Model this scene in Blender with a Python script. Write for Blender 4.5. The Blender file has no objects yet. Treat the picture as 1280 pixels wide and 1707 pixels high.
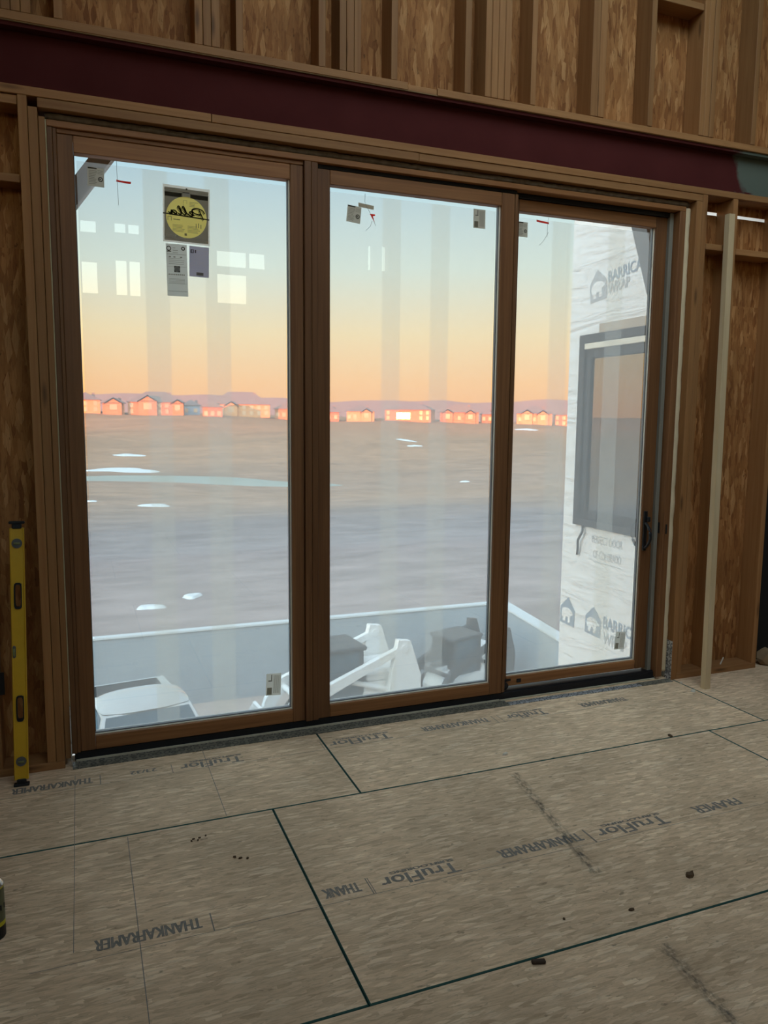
import bpy, bmesh, math, random
from math import sin, cos, pi, radians, sqrt, exp
from mathutils import Vector, Matrix, noise as mnoise

random.seed(7)
scene = bpy.context.scene
COL = scene.collection

# ------------------------------------------------------------------ camera
F_PX, YAW, PITCH, ROLL = 1284.7, 0.3762, -0.1211, 0.0087
CAM = Vector((0.0, -3.8502, 1.6886))
cd = bpy.data.cameras.new('camera')
cam = bpy.data.objects.new('camera', cd)
COL.objects.link(cam)
fwd = Vector((sin(YAW) * cos(PITCH), cos(YAW) * cos(PITCH), sin(PITCH)))
rgt = Vector((cos(YAW), -sin(YAW), 0))
upv = rgt.cross(fwd)
r2 = rgt * cos(ROLL) + upv * sin(ROLL)
u2 = -rgt * sin(ROLL) + upv * cos(ROLL)
M = Matrix(((r2.x, u2.x, -fwd.x, CAM.x), (r2.y, u2.y, -fwd.y, CAM.y), (r2.z, u2.z, -fwd.z, CAM.z), (0, 0, 0, 1)))
cam.matrix_world = M
cd.sensor_fit = 'VERTICAL'
cd.sensor_height = 36.0
cd.lens = 36.0 * F_PX / 1707.0
cd.clip_start = 0.05
cd.clip_end = 6000
scene.camera = cam

# ------------------------------------------------------------------ sky, sun, exposure
SUN_AZ = radians(42.0)      # the light travels towards this bearing (from +y to +x)
SUN_EL = radians(2.4)
world = bpy.data.worlds.new('dawn_sky')
scene.world = world
world.use_nodes = True
wt = world.node_tree
wt.nodes.clear()
wo = wt.nodes.new('ShaderNodeOutputWorld')
wb = wt.nodes.new('ShaderNodeBackground')
wt.links.new(wb.outputs[0], wo.inputs[0])
tc = wt.nodes.new('ShaderNodeTexCoord')
sx = wt.nodes.new('ShaderNodeSeparateXYZ')
wt.links.new(tc.outputs['Generated'], sx.inputs[0])
asn = wt.nodes.new('ShaderNodeMath'); asn.operation = 'ARCSINE'
wt.links.new(sx.outputs[2], asn.inputs[0])
mr = wt.nodes.new('ShaderNodeMapRange')
mr.inputs[1].default_value = 0.0
mr.inputs[2].default_value = pi / 2
wt.links.new(asn.outputs[0], mr.inputs[0])
cr = wt.nodes.new('ShaderNodeValToRGB')
stops = [(0.0, (.98, .44, .165)), (2.5, (1.0, .545, .22)), (6.0, (.90, .69, .37)), (10.5, (.64, .72, .62)),
         (16.5, (.40, .57, .65)), (24, (.42, .58, .68)), (45, (.46, .57, .66)), (90, (.46, .54, .62))]
el = cr.color_ramp.elements
while len(el) < len(stops):
    el.new(0.5)
for e, (deg, c) in zip(el, stops):
    e.position = deg / 90.0
for e, (deg, c) in zip(el, stops):
    e.color = (c[0], c[1], c[2], 1)
wt.links.new(mr.outputs[0], cr.inputs[0])
# the sky brightens smoothly towards the sun's side, as at any sunrise
dp = wt.nodes.new('ShaderNodeVectorMath'); dp.operation = 'DOT_PRODUCT'
dp.inputs[1].default_value = (-sin(SUN_AZ), -cos(SUN_AZ), 0.0)
wt.links.new(tc.outputs['Generated'], dp.inputs[0])
mr2 = wt.nodes.new('ShaderNodeMapRange'); mr2.interpolation_type = 'SMOOTHSTEP'
mr2.inputs[1].default_value = -0.15; mr2.inputs[2].default_value = 1.0
mr2.inputs[3].default_value = 1.0; mr2.inputs[4].default_value = 6.5
wt.links.new(dp.outputs['Value'], mr2.inputs[0])
wt.links.new(cr.outputs[0], wb.inputs[0])
wt.links.new(mr2.outputs[0], wb.inputs[1])

sd = bpy.data.lights.new('sun', 'SUN')
sd.energy = 8.0
sd.color = (1.0, .20, .022)
sd.angle = radians(0.6)
so = bpy.data.objects.new('sun', sd)
COL.objects.link(so)
sdir = Vector((sin(SUN_AZ) * cos(SUN_EL), cos(SUN_AZ) * cos(SUN_EL), -sin(SUN_EL)))
so.rotation_euler = sdir.to_track_quat('-Z', 'Y').to_euler()
so.location = (-60, -200, 40)

vs = scene.view_settings
vs.view_transform = 'Standard'
vs.look = 'None'
vs.gamma = 1.0
vs.use_curve_mapping = False
vs.exposure = 0.42
try:
    scene.cycles.max_bounces = 10
    scene.cycles.diffuse_bounces = 5
    scene.cycles.transparent_max_bounces = 16
    scene.cycles.caustics_reflective = False
    scene.cycles.caustics_refractive = False
    scene.cycles.sample_clamp_indirect = 6.0
except Exception:
    pass

# ------------------------------------------------------------------ node helpers
def new_mat(name):
    m = bpy.data.materials.new(name)
    m.use_nodes = True
    nt = m.node_tree
    nt.nodes.clear()
    out = nt.nodes.new('ShaderNodeOutputMaterial')
    return m, nt, out

def nd(nt, typ, **kw):
    n = nt.nodes.new('ShaderNode' + typ)
    for k, v in kw.items():
        if k.startswith('i_'):
            key = k[2:]
            n.inputs[int(key) if key.isdigit() else key].default_value = v
        else:
            setattr(n, k, v)
    return n

def lk(nt, a, b):
    nt.links.new(a, b)

def math_n(nt, op, a, b=None, clamp=False):
    n = nt.nodes.new('ShaderNodeMath')
    n.operation = op
    n.use_clamp = clamp
    for i, v in enumerate((a, b)):
        if v is None:
            continue
        if isinstance(v, (int, float)):
            n.inputs[i].default_value = v
        else:
            nt.links.new(v, n.inputs[i])
    return n.outputs[0]

def mix_c(nt, fac, a, b, blend='MIX'):
    n = nt.nodes.new('ShaderNodeMix')
    n.data_type = 'RGBA'
    n.blend_type = blend
    for idx, v in ((0, fac), (6, a), (7, b)):
        if isinstance(v, (int, float)):
            n.inputs[idx].default_value = v
        elif isinstance(v, tuple):
            n.inputs[idx].default_value = (v[0], v[1], v[2], 1)
        else:
            nt.links.new(v, n.inputs[idx])
    return n.outputs[2]

def ramp(nt, fac, pts):
    n = nt.nodes.new('ShaderNodeValToRGB')
    e = n.color_ramp.elements
    while len(e) < len(pts):
        e.new(0.5)
    for q, (p, c) in zip(e, pts):
        q.position = p
        q.color = (c[0], c[1], c[2], 1) if isinstance(c, tuple) else (c, c, c, 1)
    if fac is not None:
        nt.links.new(fac, n.inputs[0])
    return n.outputs[0]

def principled(nt, out, base=None, rough=0.6, metal=0.0, spec=0.3):
    b = nt.nodes.new('ShaderNodeBsdfPrincipled')
    if isinstance(base, tuple):
        b.inputs['Base Color'].default_value = (base[0], base[1], base[2], 1)
    elif base is not None:
        nt.links.new(base, b.inputs['Base Color'])
    if isinstance(rough, (int, float)):
        b.inputs['Roughness'].default_value = rough
    else:
        nt.links.new(rough, b.inputs['Roughness'])
    b.inputs['Metallic'].default_value = metal
    b.inputs['Specular IOR Level'].default_value = spec
    nt.links.new(b.outputs[0], out.inputs[0])
    return b

def bump(nt, b, h, strength=0.3, dist=0.01):
    n = nt.nodes.new('ShaderNodeBump')
    n.inputs['Strength'].default_value = strength
    n.inputs['Distance'].default_value = dist
    nt.links.new(h, n.inputs['Height'])
    nt.links.new(n.outputs[0], b.inputs['Normal'])

def obj_coord(nt, swz=None, off=True):
    """object coordinates, axes swapped so that the strands lie in x-y; a random shift per object"""
    t = nt.nodes.new('ShaderNodeTexCoord')
    v = t.outputs['Object']
    if swz:
        s = nt.nodes.new('ShaderNodeSeparateXYZ')
        lk(nt, v, s.inputs[0])
        c = nt.nodes.new('ShaderNodeCombineXYZ')
        for i, ch in enumerate(swz):
            lk(nt, s.outputs['xyz'.index(ch)], c.inputs[i])
        v = c.outputs[0]
    if off:
        oi = nt.nodes.new('ShaderNodeObjectInfo')
        m = math_n(nt, 'MULTIPLY', oi.outputs['Random'], 37.0)
        a = nt.nodes.new('ShaderNodeVectorMath')
        lk(nt, v, a.inputs[0])
        lk(nt, m, a.inputs[1])
        v = a.outputs[0]
    return v

def mapping(nt, v, rot=0.0, scale=(1, 1, 1), loc=(0, 0, 0)):
    n = nt.nodes.new('ShaderNodeMapping')
    n.inputs['Rotation'].default_value = (0, 0, rot)
    n.inputs['Scale'].default_value = scale
    n.inputs['Location'].default_value = loc
    lk(nt, v, n.inputs[0])
    return n.outputs[0]

# ------------------------------------------------------------------ materials
def mat_plain(name, c, rough=0.6, metal=0.0, spec=0.3, var=0.0, vscale=8.0):
    m, nt, out = new_mat(name)
    base = c
    if var:
        t = nt.nodes.new('ShaderNodeTexCoord')
        n = nd(nt, 'TexNoise', i_Scale=vscale, i_Detail=4.0)
        lk(nt, t.outputs['Object'], n.inputs['Vector'])
        base = mix_c(nt, n.outputs[0], tuple(x * (1 - var) for x in c), tuple(min(1, x * (1 + var)) for x in c))
    principled(nt, out, base, rough, metal, spec)
    return m

def mat_osb(name, swz, pal, scale=1.0, contrast=1.0, main=0.0, light=.5):
    """oriented strand board: several layers of long flakes lying at different angles"""
    m, nt, out = new_mat(name)
    v = obj_coord(nt, swz)
    wob = nd(nt, 'TexNoise', i_Scale=5.0, i_Detail=2.0)
    lk(nt, v, wob.inputs['Vector'])
    wv = nt.nodes.new('ShaderNodeVectorMath'); wv.operation = 'MULTIPLY_ADD'
    lk(nt, wob.outputs['Color'], wv.inputs[0])
    wv.inputs[1].default_value = (.014, .014, 0)
    lk(nt, v, wv.inputs[2])
    v2 = wv.outputs[0]
    col = None
    hgt = None
    for i, (ang, sx_, sy_) in enumerate(((main + 8, 7, 40), (main - 24, 9, 46), (main + 36, 8, 42), (main - 62, 10, 40), (main + 84, 9, 34))):
        mv = mapping(nt, v2, radians(ang), (sx_ * scale, sy_ * scale, 1), (i * 3.7, i * 1.3, 0))
        vo = nd(nt, 'TexVoronoi', voronoi_dimensions='2D', distance='CHEBYCHEV', i_Scale=1.0)
        lk(nt, mv, vo.inputs['Vector'])
        s = nt.nodes.new('ShaderNodeSeparateColor')
        lk(nt, vo.outputs['Color'], s.inputs[0])
        c = ramp(nt, s.outputs[0], pal)
        if col is None:
            col, hgt = c, s.outputs[1]
        else:
            k = math_n(nt, 'GREATER_THAN', s.outputs[2], (.45, .5, .68, .8)[i - 1])
            edge = math_n(nt, 'LESS_THAN', vo.outputs['Distance'], .42)
            k = math_n(nt, 'MULTIPLY', k, edge)
            col = mix_c(nt, k, col, c)
            hm = nt.nodes.new('ShaderNodeMix')
            lk(nt, k, hm.inputs[0]); lk(nt, hgt, hm.inputs[2]); lk(nt, s.outputs[1], hm.inputs[3])
            hgt = hm.outputs[0]
    # scattered pale chips lying at any angle
    for i, ang in enumerate((main + 64, main - 44, main + 112, main + 24)):
        vo = nd(nt, 'TexVoronoi', voronoi_dimensions='2D', distance='CHEBYCHEV', i_Scale=1.0)
        lk(nt, mapping(nt, v, radians(ang), (5.0 * scale, 26 * scale, 1), (i * 5.1 + 2, i * 2.9, 0)), vo.inputs['Vector'])
        s = nt.nodes.new('ShaderNodeSeparateColor')
        lk(nt, vo.outputs['Color'], s.inputs[0])
        k = math_n(nt, 'MULTIPLY', math_n(nt, 'GREATER_THAN', s.outputs[2], .945), math_n(nt, 'LESS_THAN', vo.outputs['Distance'], .30))
        col = mix_c(nt, math_n(nt, 'MULTIPLY', k, .75), col, pal[-1][1])
    # fibre grain and dark flecks
    g = nd(nt, 'TexNoise', i_Scale=1.0, i_Detail=5.0, i_Roughness=.65)
    lk(nt, mapping(nt, v2, radians(main + 6), (18, 150, 1)), g.inputs['Vector'])
    gf = ramp(nt, g.outputs[0], [(.25, 1 - .30 * contrast), (.5, 1.0), (.75, 1.08)])
    col = mix_c(nt, 1.0, col, gf, 'MULTIPLY')
    fl = nd(nt, 'TexNoise', i_Scale=1.0, i_Detail=3.0, i_Roughness=.6)
    lk(nt, mapping(nt, v2, radians(main + 15), (22, 48, 1), (9, 4, 0)), fl.inputs['Vector'])
    ff = ramp(nt, fl.outputs[0], [(.66, 0.0), (.74, 1.0)])
    col = mix_c(nt, math_n(nt, 'MULTIPLY', ff, .75 * contrast), col, tuple(x * .28 for x in pal[0][1]))
    # thin dark fibres curling over the flakes
    fb = nd(nt, 'TexNoise', i_Scale=1.0, i_Detail=2.0, i_Roughness=.5, i_Distortion=.8)
    lk(nt, mapping(nt, v, radians(main + 10), (5.0 * scale, 42 * scale, 1), (5, 2, 0)), fb.inputs['Vector'])
    fbf = ramp(nt, fb.outputs[0], [(.485, 0.0), (.5, 1.0), (.515, 0.0)])
    col = mix_c(nt, math_n(nt, 'MULTIPLY', fbf, .38 * contrast), col, tuple(x * .42 for x in pal[0][1]))
    # broad blotches
    bl = nd(nt, 'TexNoise', i_Scale=2.2, i_Detail=3.0)
    lk(nt, v, bl.inputs['Vector'])
    col = mix_c(nt, 1.0, col, ramp(nt, bl.outputs[0], [(.3, .82), (.7, 1.14)]), 'MULTIPLY')
    b = principled(nt, out, col, .75, 0, .25)
    bump(nt, b, hgt, .35, .002)
    return m

def mat_wood(name, axis, dark, light_, stripes=38.0, knots=True, contrast=1.0, rough=.62):
    """sawn pine: long grain along one axis, a few knots, each board a little different"""
    m, nt, out = new_mat(name)
    v = obj_coord(nt)
    sc = {'x': (1.3, stripes, stripes), 'y': (stripes, 1.3, stripes), 'z': (stripes, stripes, 1.3)}[axis]
    n = nd(nt, 'TexNoise', i_Scale=1.0, i_Detail=5.0, i_Roughness=.6, i_Distortion=.6)
    lk(nt, mapping(nt, v, 0, sc), n.inputs['Vector'])
    f = ramp(nt, n.outputs[0], [(.5 - .22 / contrast, 0.0), (.5 + .22 / contrast, 1.0)])
    col = mix_c(nt, f, dark, light_)
    if knots:
        sk = {'x': (2.2, 11, 11), 'y': (11, 2.2, 11), 'z': (11, 11, 2.2)}[axis]
        vo = nd(nt, 'TexVoronoi', i_Scale=1.0)
        lk(nt, mapping(nt, v, 0, sk), vo.inputs['Vector'])
        kf = ramp(nt, vo.outputs['Distance'], [(.05, 1.0), (.16, 0.0)])
        col = mix_c(nt, math_n(nt, 'MULTIPLY', kf, .8), col, tuple(x * .35 for x in dark))
    oi = nt.nodes.new('ShaderNodeObjectInfo')
    rv = nd(nt, 'MapRange', i_3=.80, i_4=1.14)
    lk(nt, oi.outputs['Random'], rv.inputs[0])
    cc = nt.nodes.new('ShaderNodeCombineColor')
    for i in range(3):
        lk(nt, rv.outputs[0], cc.inputs[i])
    col = mix_c(nt, 1.0, col, cc.outputs[0], 'MULTIPLY')
    b = principled(nt, out, col, rough, 0, .3)
    bump(nt, b, n.outputs[0], .12, .002)
    return m

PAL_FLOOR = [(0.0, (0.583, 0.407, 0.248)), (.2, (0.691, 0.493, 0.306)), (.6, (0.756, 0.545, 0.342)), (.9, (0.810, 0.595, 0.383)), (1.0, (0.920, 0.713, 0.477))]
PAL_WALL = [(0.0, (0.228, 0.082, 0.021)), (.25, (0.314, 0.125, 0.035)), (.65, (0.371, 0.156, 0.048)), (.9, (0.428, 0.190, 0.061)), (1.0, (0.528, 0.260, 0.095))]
M_floor = mat_osb('weathered_strand_board', None, PAL_FLOOR, 1.7, .8, 6)
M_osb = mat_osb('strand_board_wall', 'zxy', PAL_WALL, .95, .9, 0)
M_pz = mat_wood('pine_upright', 'z', (0.271, 0.117, 0.037), (0.371, 0.178, 0.063))
M_px = mat_wood('pine_level', 'x', (0.292, 0.129, 0.044), (0.400, 0.196, 0.071))
M_dz = mat_wood('door_pine_upright', 'z', (0.137, 0.056, 0.020), (0.209, 0.092, 0.034), 46, False, 1.3, .5)
M_dx = mat_wood('door_pine_level_lit', 'x', (0.236, 0.096, 0.032), (0.359, 0.158, 0.057), 46, False, 1.3, .5)  # paler than the uprights: floor bounce light put into the colour
M_clean = mat_wood('pale_batten', 'z', (.55, .40, .22), (.66, .50, .30), 30, False, .8)
M_green = mat_plain('green_edge_paint', (.03, .10, .08), .7)
M_ink = mat_plain('faded_ink', (.24, .215, .18), .8, var=.35, vscale=60)
M_black = mat_plain('black_plastic', (.012, .012, .013), .45)
M_bronze = mat_plain('dark_sill_metal', (.018, .018, .02), .4, .3)
M_spacer = mat_plain('grey_spacer', (.22, .24, .26), .4, .6)
M_cream = mat_plain('cream_glazing_bead', (.82, .76, .62), .5)
M_shim = mat_plain('cream_strip', (.55, .49, .36), .8, var=.2)
M_foam = mat_plain('spray_foam', (.66, .52, .32), .9, var=.15, vscale=9)
M_lfoam = mat_plain('pale_foam', (.45, .40, .24), .9, var=.25, vscale=25)
M_wool = mat_plain('brown_fibre_insulation', (.16, .115, .075), .95, var=.6, vscale=30)
M_yellow = mat_plain('yellow_enamel', (.62, .36, .015), .4, 0, .5, .1, 20)
M_vial = mat_plain('vial_green', (.20, .21, .09), .2)
M_grey = mat_plain('grey_plastic', (.10, .10, .095), .5)
M_paper = mat_plain('grey_paper', (.42, .41, .38), .8, var=.06, vscale=30)
M_red = mat_plain('red_tape', (.55, .045, .03), .6)
M_tan = mat_plain('beige_tape', (.55, .48, .38), .8)
M_thread = mat_plain('grey_thread', (.25, .25, .25), .8)
M_conc = mat_plain('concrete', (.30, .335, .36), .85, var=.15, vscale=1.2)
M_cap = mat_plain('pale_cap', (.58, .60, .60), .8)
M_snow = mat_plain('old_snow', (.66, .69, .70), .8)
M_ice = mat_plain('frozen_pond', (.31, .33, .285), .7, 0, .15, .1, .05)
M_found = mat_plain('foundation_concrete', (.4, .4, .39), .9, var=.1, vscale=2)
M_wfr = mat_plain('black_window_frame', (.025, .028, .034), .45)
M_white = mat_plain('machine_white', (.80, .80, .78), .45, 0, .5)
M_tire = mat_plain('tyre_rubber', (.02, .02, .02), .8)
M_truck = mat_plain('silver_paint', (.60, .61, .60), .22, .35, .6)
M_darkbody = mat_plain('dark_machine_panels', (.035, .04, .045), .4)
M_steelrod = mat_plain('bright_steel', (.7, .7, .7), .25, .9)
M_brace = mat_plain('grey_primed_brace', (.24, .26, .28), .6, var=.2, vscale=3)
M_bracew = mat_plain('brown_brace_edge', (.20, .13, .09), .7)
M_card = mat_plain('crumpled_card', (.26, .17, .09), .8, var=.2)
M_sheet = mat_plain('plain_sheathing', (.34, .23, .11), .9, var=.2, vscale=3)
M_ceil = mat_plain('ceiling_boards', (.46, .33, .18), .9, var=.2, vscale=2)
M_chip = mat_plain('dark_offcut', (.05, .032, .02), .8)
M_chipw = mat_plain('pale_chip', (.70, .64, .52), .8)
M_leaf = mat_plain('dry_leaf', (.10, .06, .03), .9)
M_tin = mat_plain('bare_tin', (.55, .55, .55), .25, .9)
M_canlab = mat_plain('can_label', (.13, .13, .07), .45, var=.3, vscale=40)
M_canyel = mat_plain('can_yellow', (.55, .50, .02), .4)

def mat_beam():
    m, nt, out = new_mat('red_oxide_steel')
    t = nt.nodes.new('ShaderNodeTexCoord')
    n = nd(nt, 'TexNoise', i_Scale=5.0, i_Detail=5.0)
    lk(nt, t.outputs['Object'], n.inputs['Vector'])
    c = mix_c(nt, n.outputs[0], (.062, .0125, .011), (.095, .021, .018))
    s = nt.nodes.new('ShaderNodeSeparateXYZ')
    lk(nt, t.outputs['Object'], s.inputs[0])
    k = math_n(nt, 'ADD', s.outputs[0], math_n(nt, 'MULTIPLY', n.outputs[0], .55))
    k = math_n(nt, 'ADD', k, math_n(nt, 'MULTIPLY', s.outputs[2], .35))
    k = math_n(nt, 'MULTIPLY', math_n(nt, 'SUBTRACT', k, 5.31), 14.0, True)
    c = mix_c(nt, k, c, (.12, .135, .105))
    principled(nt, out, c, .85, 0, .08)
    return m
M_beam = mat_beam()

def mat_glass(name, k0=.032, tint=(.97, .985, .98), rough=0.0):
    """thin clear sheet: straight-through light plus a Fresnel mirror"""
    m, nt, out = new_mat(name)
    g = nt.nodes.new('ShaderNodeNewGeometry')
    d = nt.nodes.new('ShaderNodeVectorMath'); d.operation = 'DOT_PRODUCT'
    lk(nt, g.outputs['Normal'], d.inputs[0]); lk(nt, g.outputs['Incoming'], d.inputs[1])
    a = math_n(nt, 'SUBTRACT', 1.0, math_n(nt, 'ABSOLUTE', d.outputs['Value']))
    p = math_n(nt, 'POWER', a, 5.0)
    fr = math_n(nt, 'ADD', k0, math_n(nt, 'MULTIPLY', p, 1 - k0), True)
    tr = nd(nt, 'BsdfTransparent'); tr.inputs[0].default_value = (*tint, 1)
    gl = nd(nt, 'BsdfGlossy'); gl.inputs['Roughness'].default_value = rough
    mx = nt.nodes.new('ShaderNodeMixShader')
    lk(nt, fr, mx.inputs[0]); lk(nt, tr.outputs[0], mx.inputs[1]); lk(nt, gl.outputs[0], mx.inputs[2])
    lk(nt, mx.outputs[0], out.inputs[0])
    return m
M_glass = mat_glass('door_glass')

def mat_film(name, fac, tint, scat, scuff=.05):
    """milky protective film: part of the light passes straight, part is scattered"""
    m, nt, out = new_mat(name)
    t = nt.nodes.new('ShaderNodeTexCoord')
    n = nd(nt, 'TexNoise', i_Scale=3.0, i_Detail=6.0, i_Roughness=.6)
    lk(nt, t.outputs['Object'], n.inputs['Vector'])
    f = nd(nt, 'MapRange', i_3=fac - scuff, i_4=fac + scuff)
    lk(nt, n.outputs[0], f.inputs[0])
    tr = nd(nt, 'BsdfTransparent'); tr.inputs[0].default_value = (*tint, 1)
    ts = nd(nt, 'BsdfTranslucent'); ts.inputs[0].default_value = (*scat, 1)
    mx = nt.nodes.new('ShaderNodeMixShader')
    lk(nt, f.outputs[0], mx.inputs[0]); lk(nt, tr.outputs[0], mx.inputs[1]); lk(nt, ts.outputs[0], mx.inputs[2])
    lk(nt, mx.outputs[0], out.inputs[0])
    return m
M_film = mat_film('protective_film', .34, (1, 1, 1), (.88, .93, .97))
M_strip = mat_film('film_overlap', .26, (1, .97, .91), (.86, .93, .98), .02)

def mat_backlit(name, c, t=.5):
    m, nt, out = new_mat(name)
    d = nd(nt, 'BsdfDiffuse'); d.inputs[0].default_value = (*c, 1)
    ts = nd(nt, 'BsdfTranslucent'); ts.inputs[0].default_value = (*c, 1)
    mx = nd(nt, 'MixShader', i_0=t)
    lk(nt, d.outputs[0], mx.inputs[1]); lk(nt, ts.outputs[0], mx.inputs[2])
    lk(nt, mx.outputs[0], out.inputs[0])
    return m
M_stk_d = mat_backlit('pale_label_stock', (.97, .95, .90), .8)
M_stk_y = mat_backlit('yellow_label_print', (.95, .84, .30), .8)
M_stk_p = mat_backlit('white_label_stock', (.80, .80, .76), .8)
M_stk_l = mat_backlit('lilac_label_stock', (.62, .60, .66), .8)
M_stk_g = mat_backlit('grey_label_stock', (.70, .67, .60), .8)
M_stk_k = mat_backlit('label_black', (.09, .08, .06), .8)
M_stk_m = mat_backlit('label_mid', (.30, .27, .22), .8)
M_redt = mat_backlit('red_tape_backlit', (.85, .10, .07), .6)
M_tant = mat_backlit('beige_tape_backlit', (.62, .55, .44), .6)

def mat_tape(name, base, mark, scale, lo, hi, metal=0.0):
    m, nt, out = new_mat(name)
    t = nt.nodes.new('ShaderNodeTexCoord')
    vo = nd(nt, 'TexVoronoi', i_Scale=scale, i_Randomness=.35)
    lk(nt, t.outputs['Object'], vo.inputs['Vector'])
    n = nd(nt, 'TexNoise', i_Scale=28.0, i_Detail=4.0)
    lk(nt, t.outputs['Object'], n.inputs['Vector'])
    r = ramp(nt, vo.outputs['Distance'], [(lo - .06, 0.0), (lo, 1.0), (hi, 1.0), (hi + .06, 0.0)])
    c = mix_c(nt, r, base, mark)
    c = mix_c(nt, ramp(nt, n.outputs[0], [(.5, 0.0), (.66, 1.0)]), c, tuple(x * .35 for x in base))
    b = principled(nt, out, c, .35, metal, .5)
    bump(nt, b, n.outputs[0], .6, .004)
    return m
M_tape = mat_tape('printed_flashing_tape', (.26, .24, .18), (.07, .065, .055), 26, .33, .42)
M_foil = mat_tape('foil_flashing_tape', (.72, .74, .76), (.16, .17, .18), 26, .33, .42, .6)

def mat_wrap():
    m, nt, out = new_mat('white_house_wrap')
    t = nt.nodes.new('ShaderNodeTexCoord')
    n = nd(nt, 'TexNoise', i_Scale=1.0, i_Detail=3.0, i_Distortion=1.2)
    mp = nd(nt, 'Mapping')
    mp.inputs['Rotation'].default_value = (radians(38), 0, 0)
    mp.inputs['Scale'].default_value = (1, 1.2, 7.0)
    lk(nt, t.outputs['Object'], mp.inputs[0]); lk(nt, mp.outputs[0], n.inputs['Vector'])
    b = principled(nt, out, (.90, .89, .86), .55, 0, .35)
    bump(nt, b, n.outputs[0], .75, .05)
    return m
M_wrap = mat_wrap()
M_wprint = mat_plain('wrap_print_blue_grey', (.30, .36, .42), .6)
M_wfaint = mat_plain('wrap_print_faint', (.50, .51, .51), .6)

def mat_ground():
    m, nt, out = new_mat('winter_grassland')
    g = nt.nodes.new('ShaderNodeNewGeometry')
    s = nt.nodes.new('ShaderNodeSeparateXYZ')
    lk(nt, g.outputs['Position'], s.inputs[0])
    n1 = nd(nt, 'TexNoise', i_Scale=1.0, i_Detail=6.0, i_Roughness=.6)
    lk(nt, mapping(nt, g.outputs['Position'], .1, (.03, .11, .1)), n1.inputs['Vector'])
    n2 = nd(nt, 'TexNoise', i_Scale=1.0, i_Detail=8.0, i_Roughness=.65)
    lk(nt, mapping(nt, g.outputs['Position'], -.2, (.35, .6, .3)), n2.inputs['Vector'])
    # vegetation changes with distance: pale dry grass, dark scrub, dry grass, mown turf; low-sun glow painted into the far stops
    yy = math_n(nt, 'ADD', s.outputs[1], math_n(nt, 'MULTIPLY', math_n(nt, 'SUBTRACT', n1.outputs[0], .5), 26.0))
    k = nd(nt, 'MapRange', i_1=12.0, i_2=262.0)
    lk(nt, yy, k.inputs[0])
    c = ramp(nt, k.outputs[0], [(0.0, (.32, .255, .235)), (.035, (.30, .24, .225)), (.06, (.27, .215, .21)), (.085, (.245, .21, .21)),
                                (.12, (.235, .195, .19)), (.15, (.30, .215, .17)), (.23, (.35, .22, .145)), (.30, (.31, .20, .14)), (.45, (.36, .205, .12)),
                                (.7, (.36, .19, .10)), (1.0, (.34, .17, .085))])
    c = mix_c(nt, 1.0, c, ramp(nt, n2.outputs[0], [(.3, .70), (.7, 1.22)]), 'MULTIPLY')
    c = mix_c(nt, 1.0, c, ramp(nt, n1.outputs[0], [(.3, .85), (.7, 1.15)]), 'MULTIPLY')
    b = principled(nt, out, c, .95, 0, .1)
    return m
M_ground = mat_ground()
M_yard = mat_plain('frozen_dirt_yard', (.44, .36, .31), .95, 0, .1, .25, 1.5)
M_hill = mat_plain('far_hills', (.20, .145, .14), .95, var=.15, vscale=.004)

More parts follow.
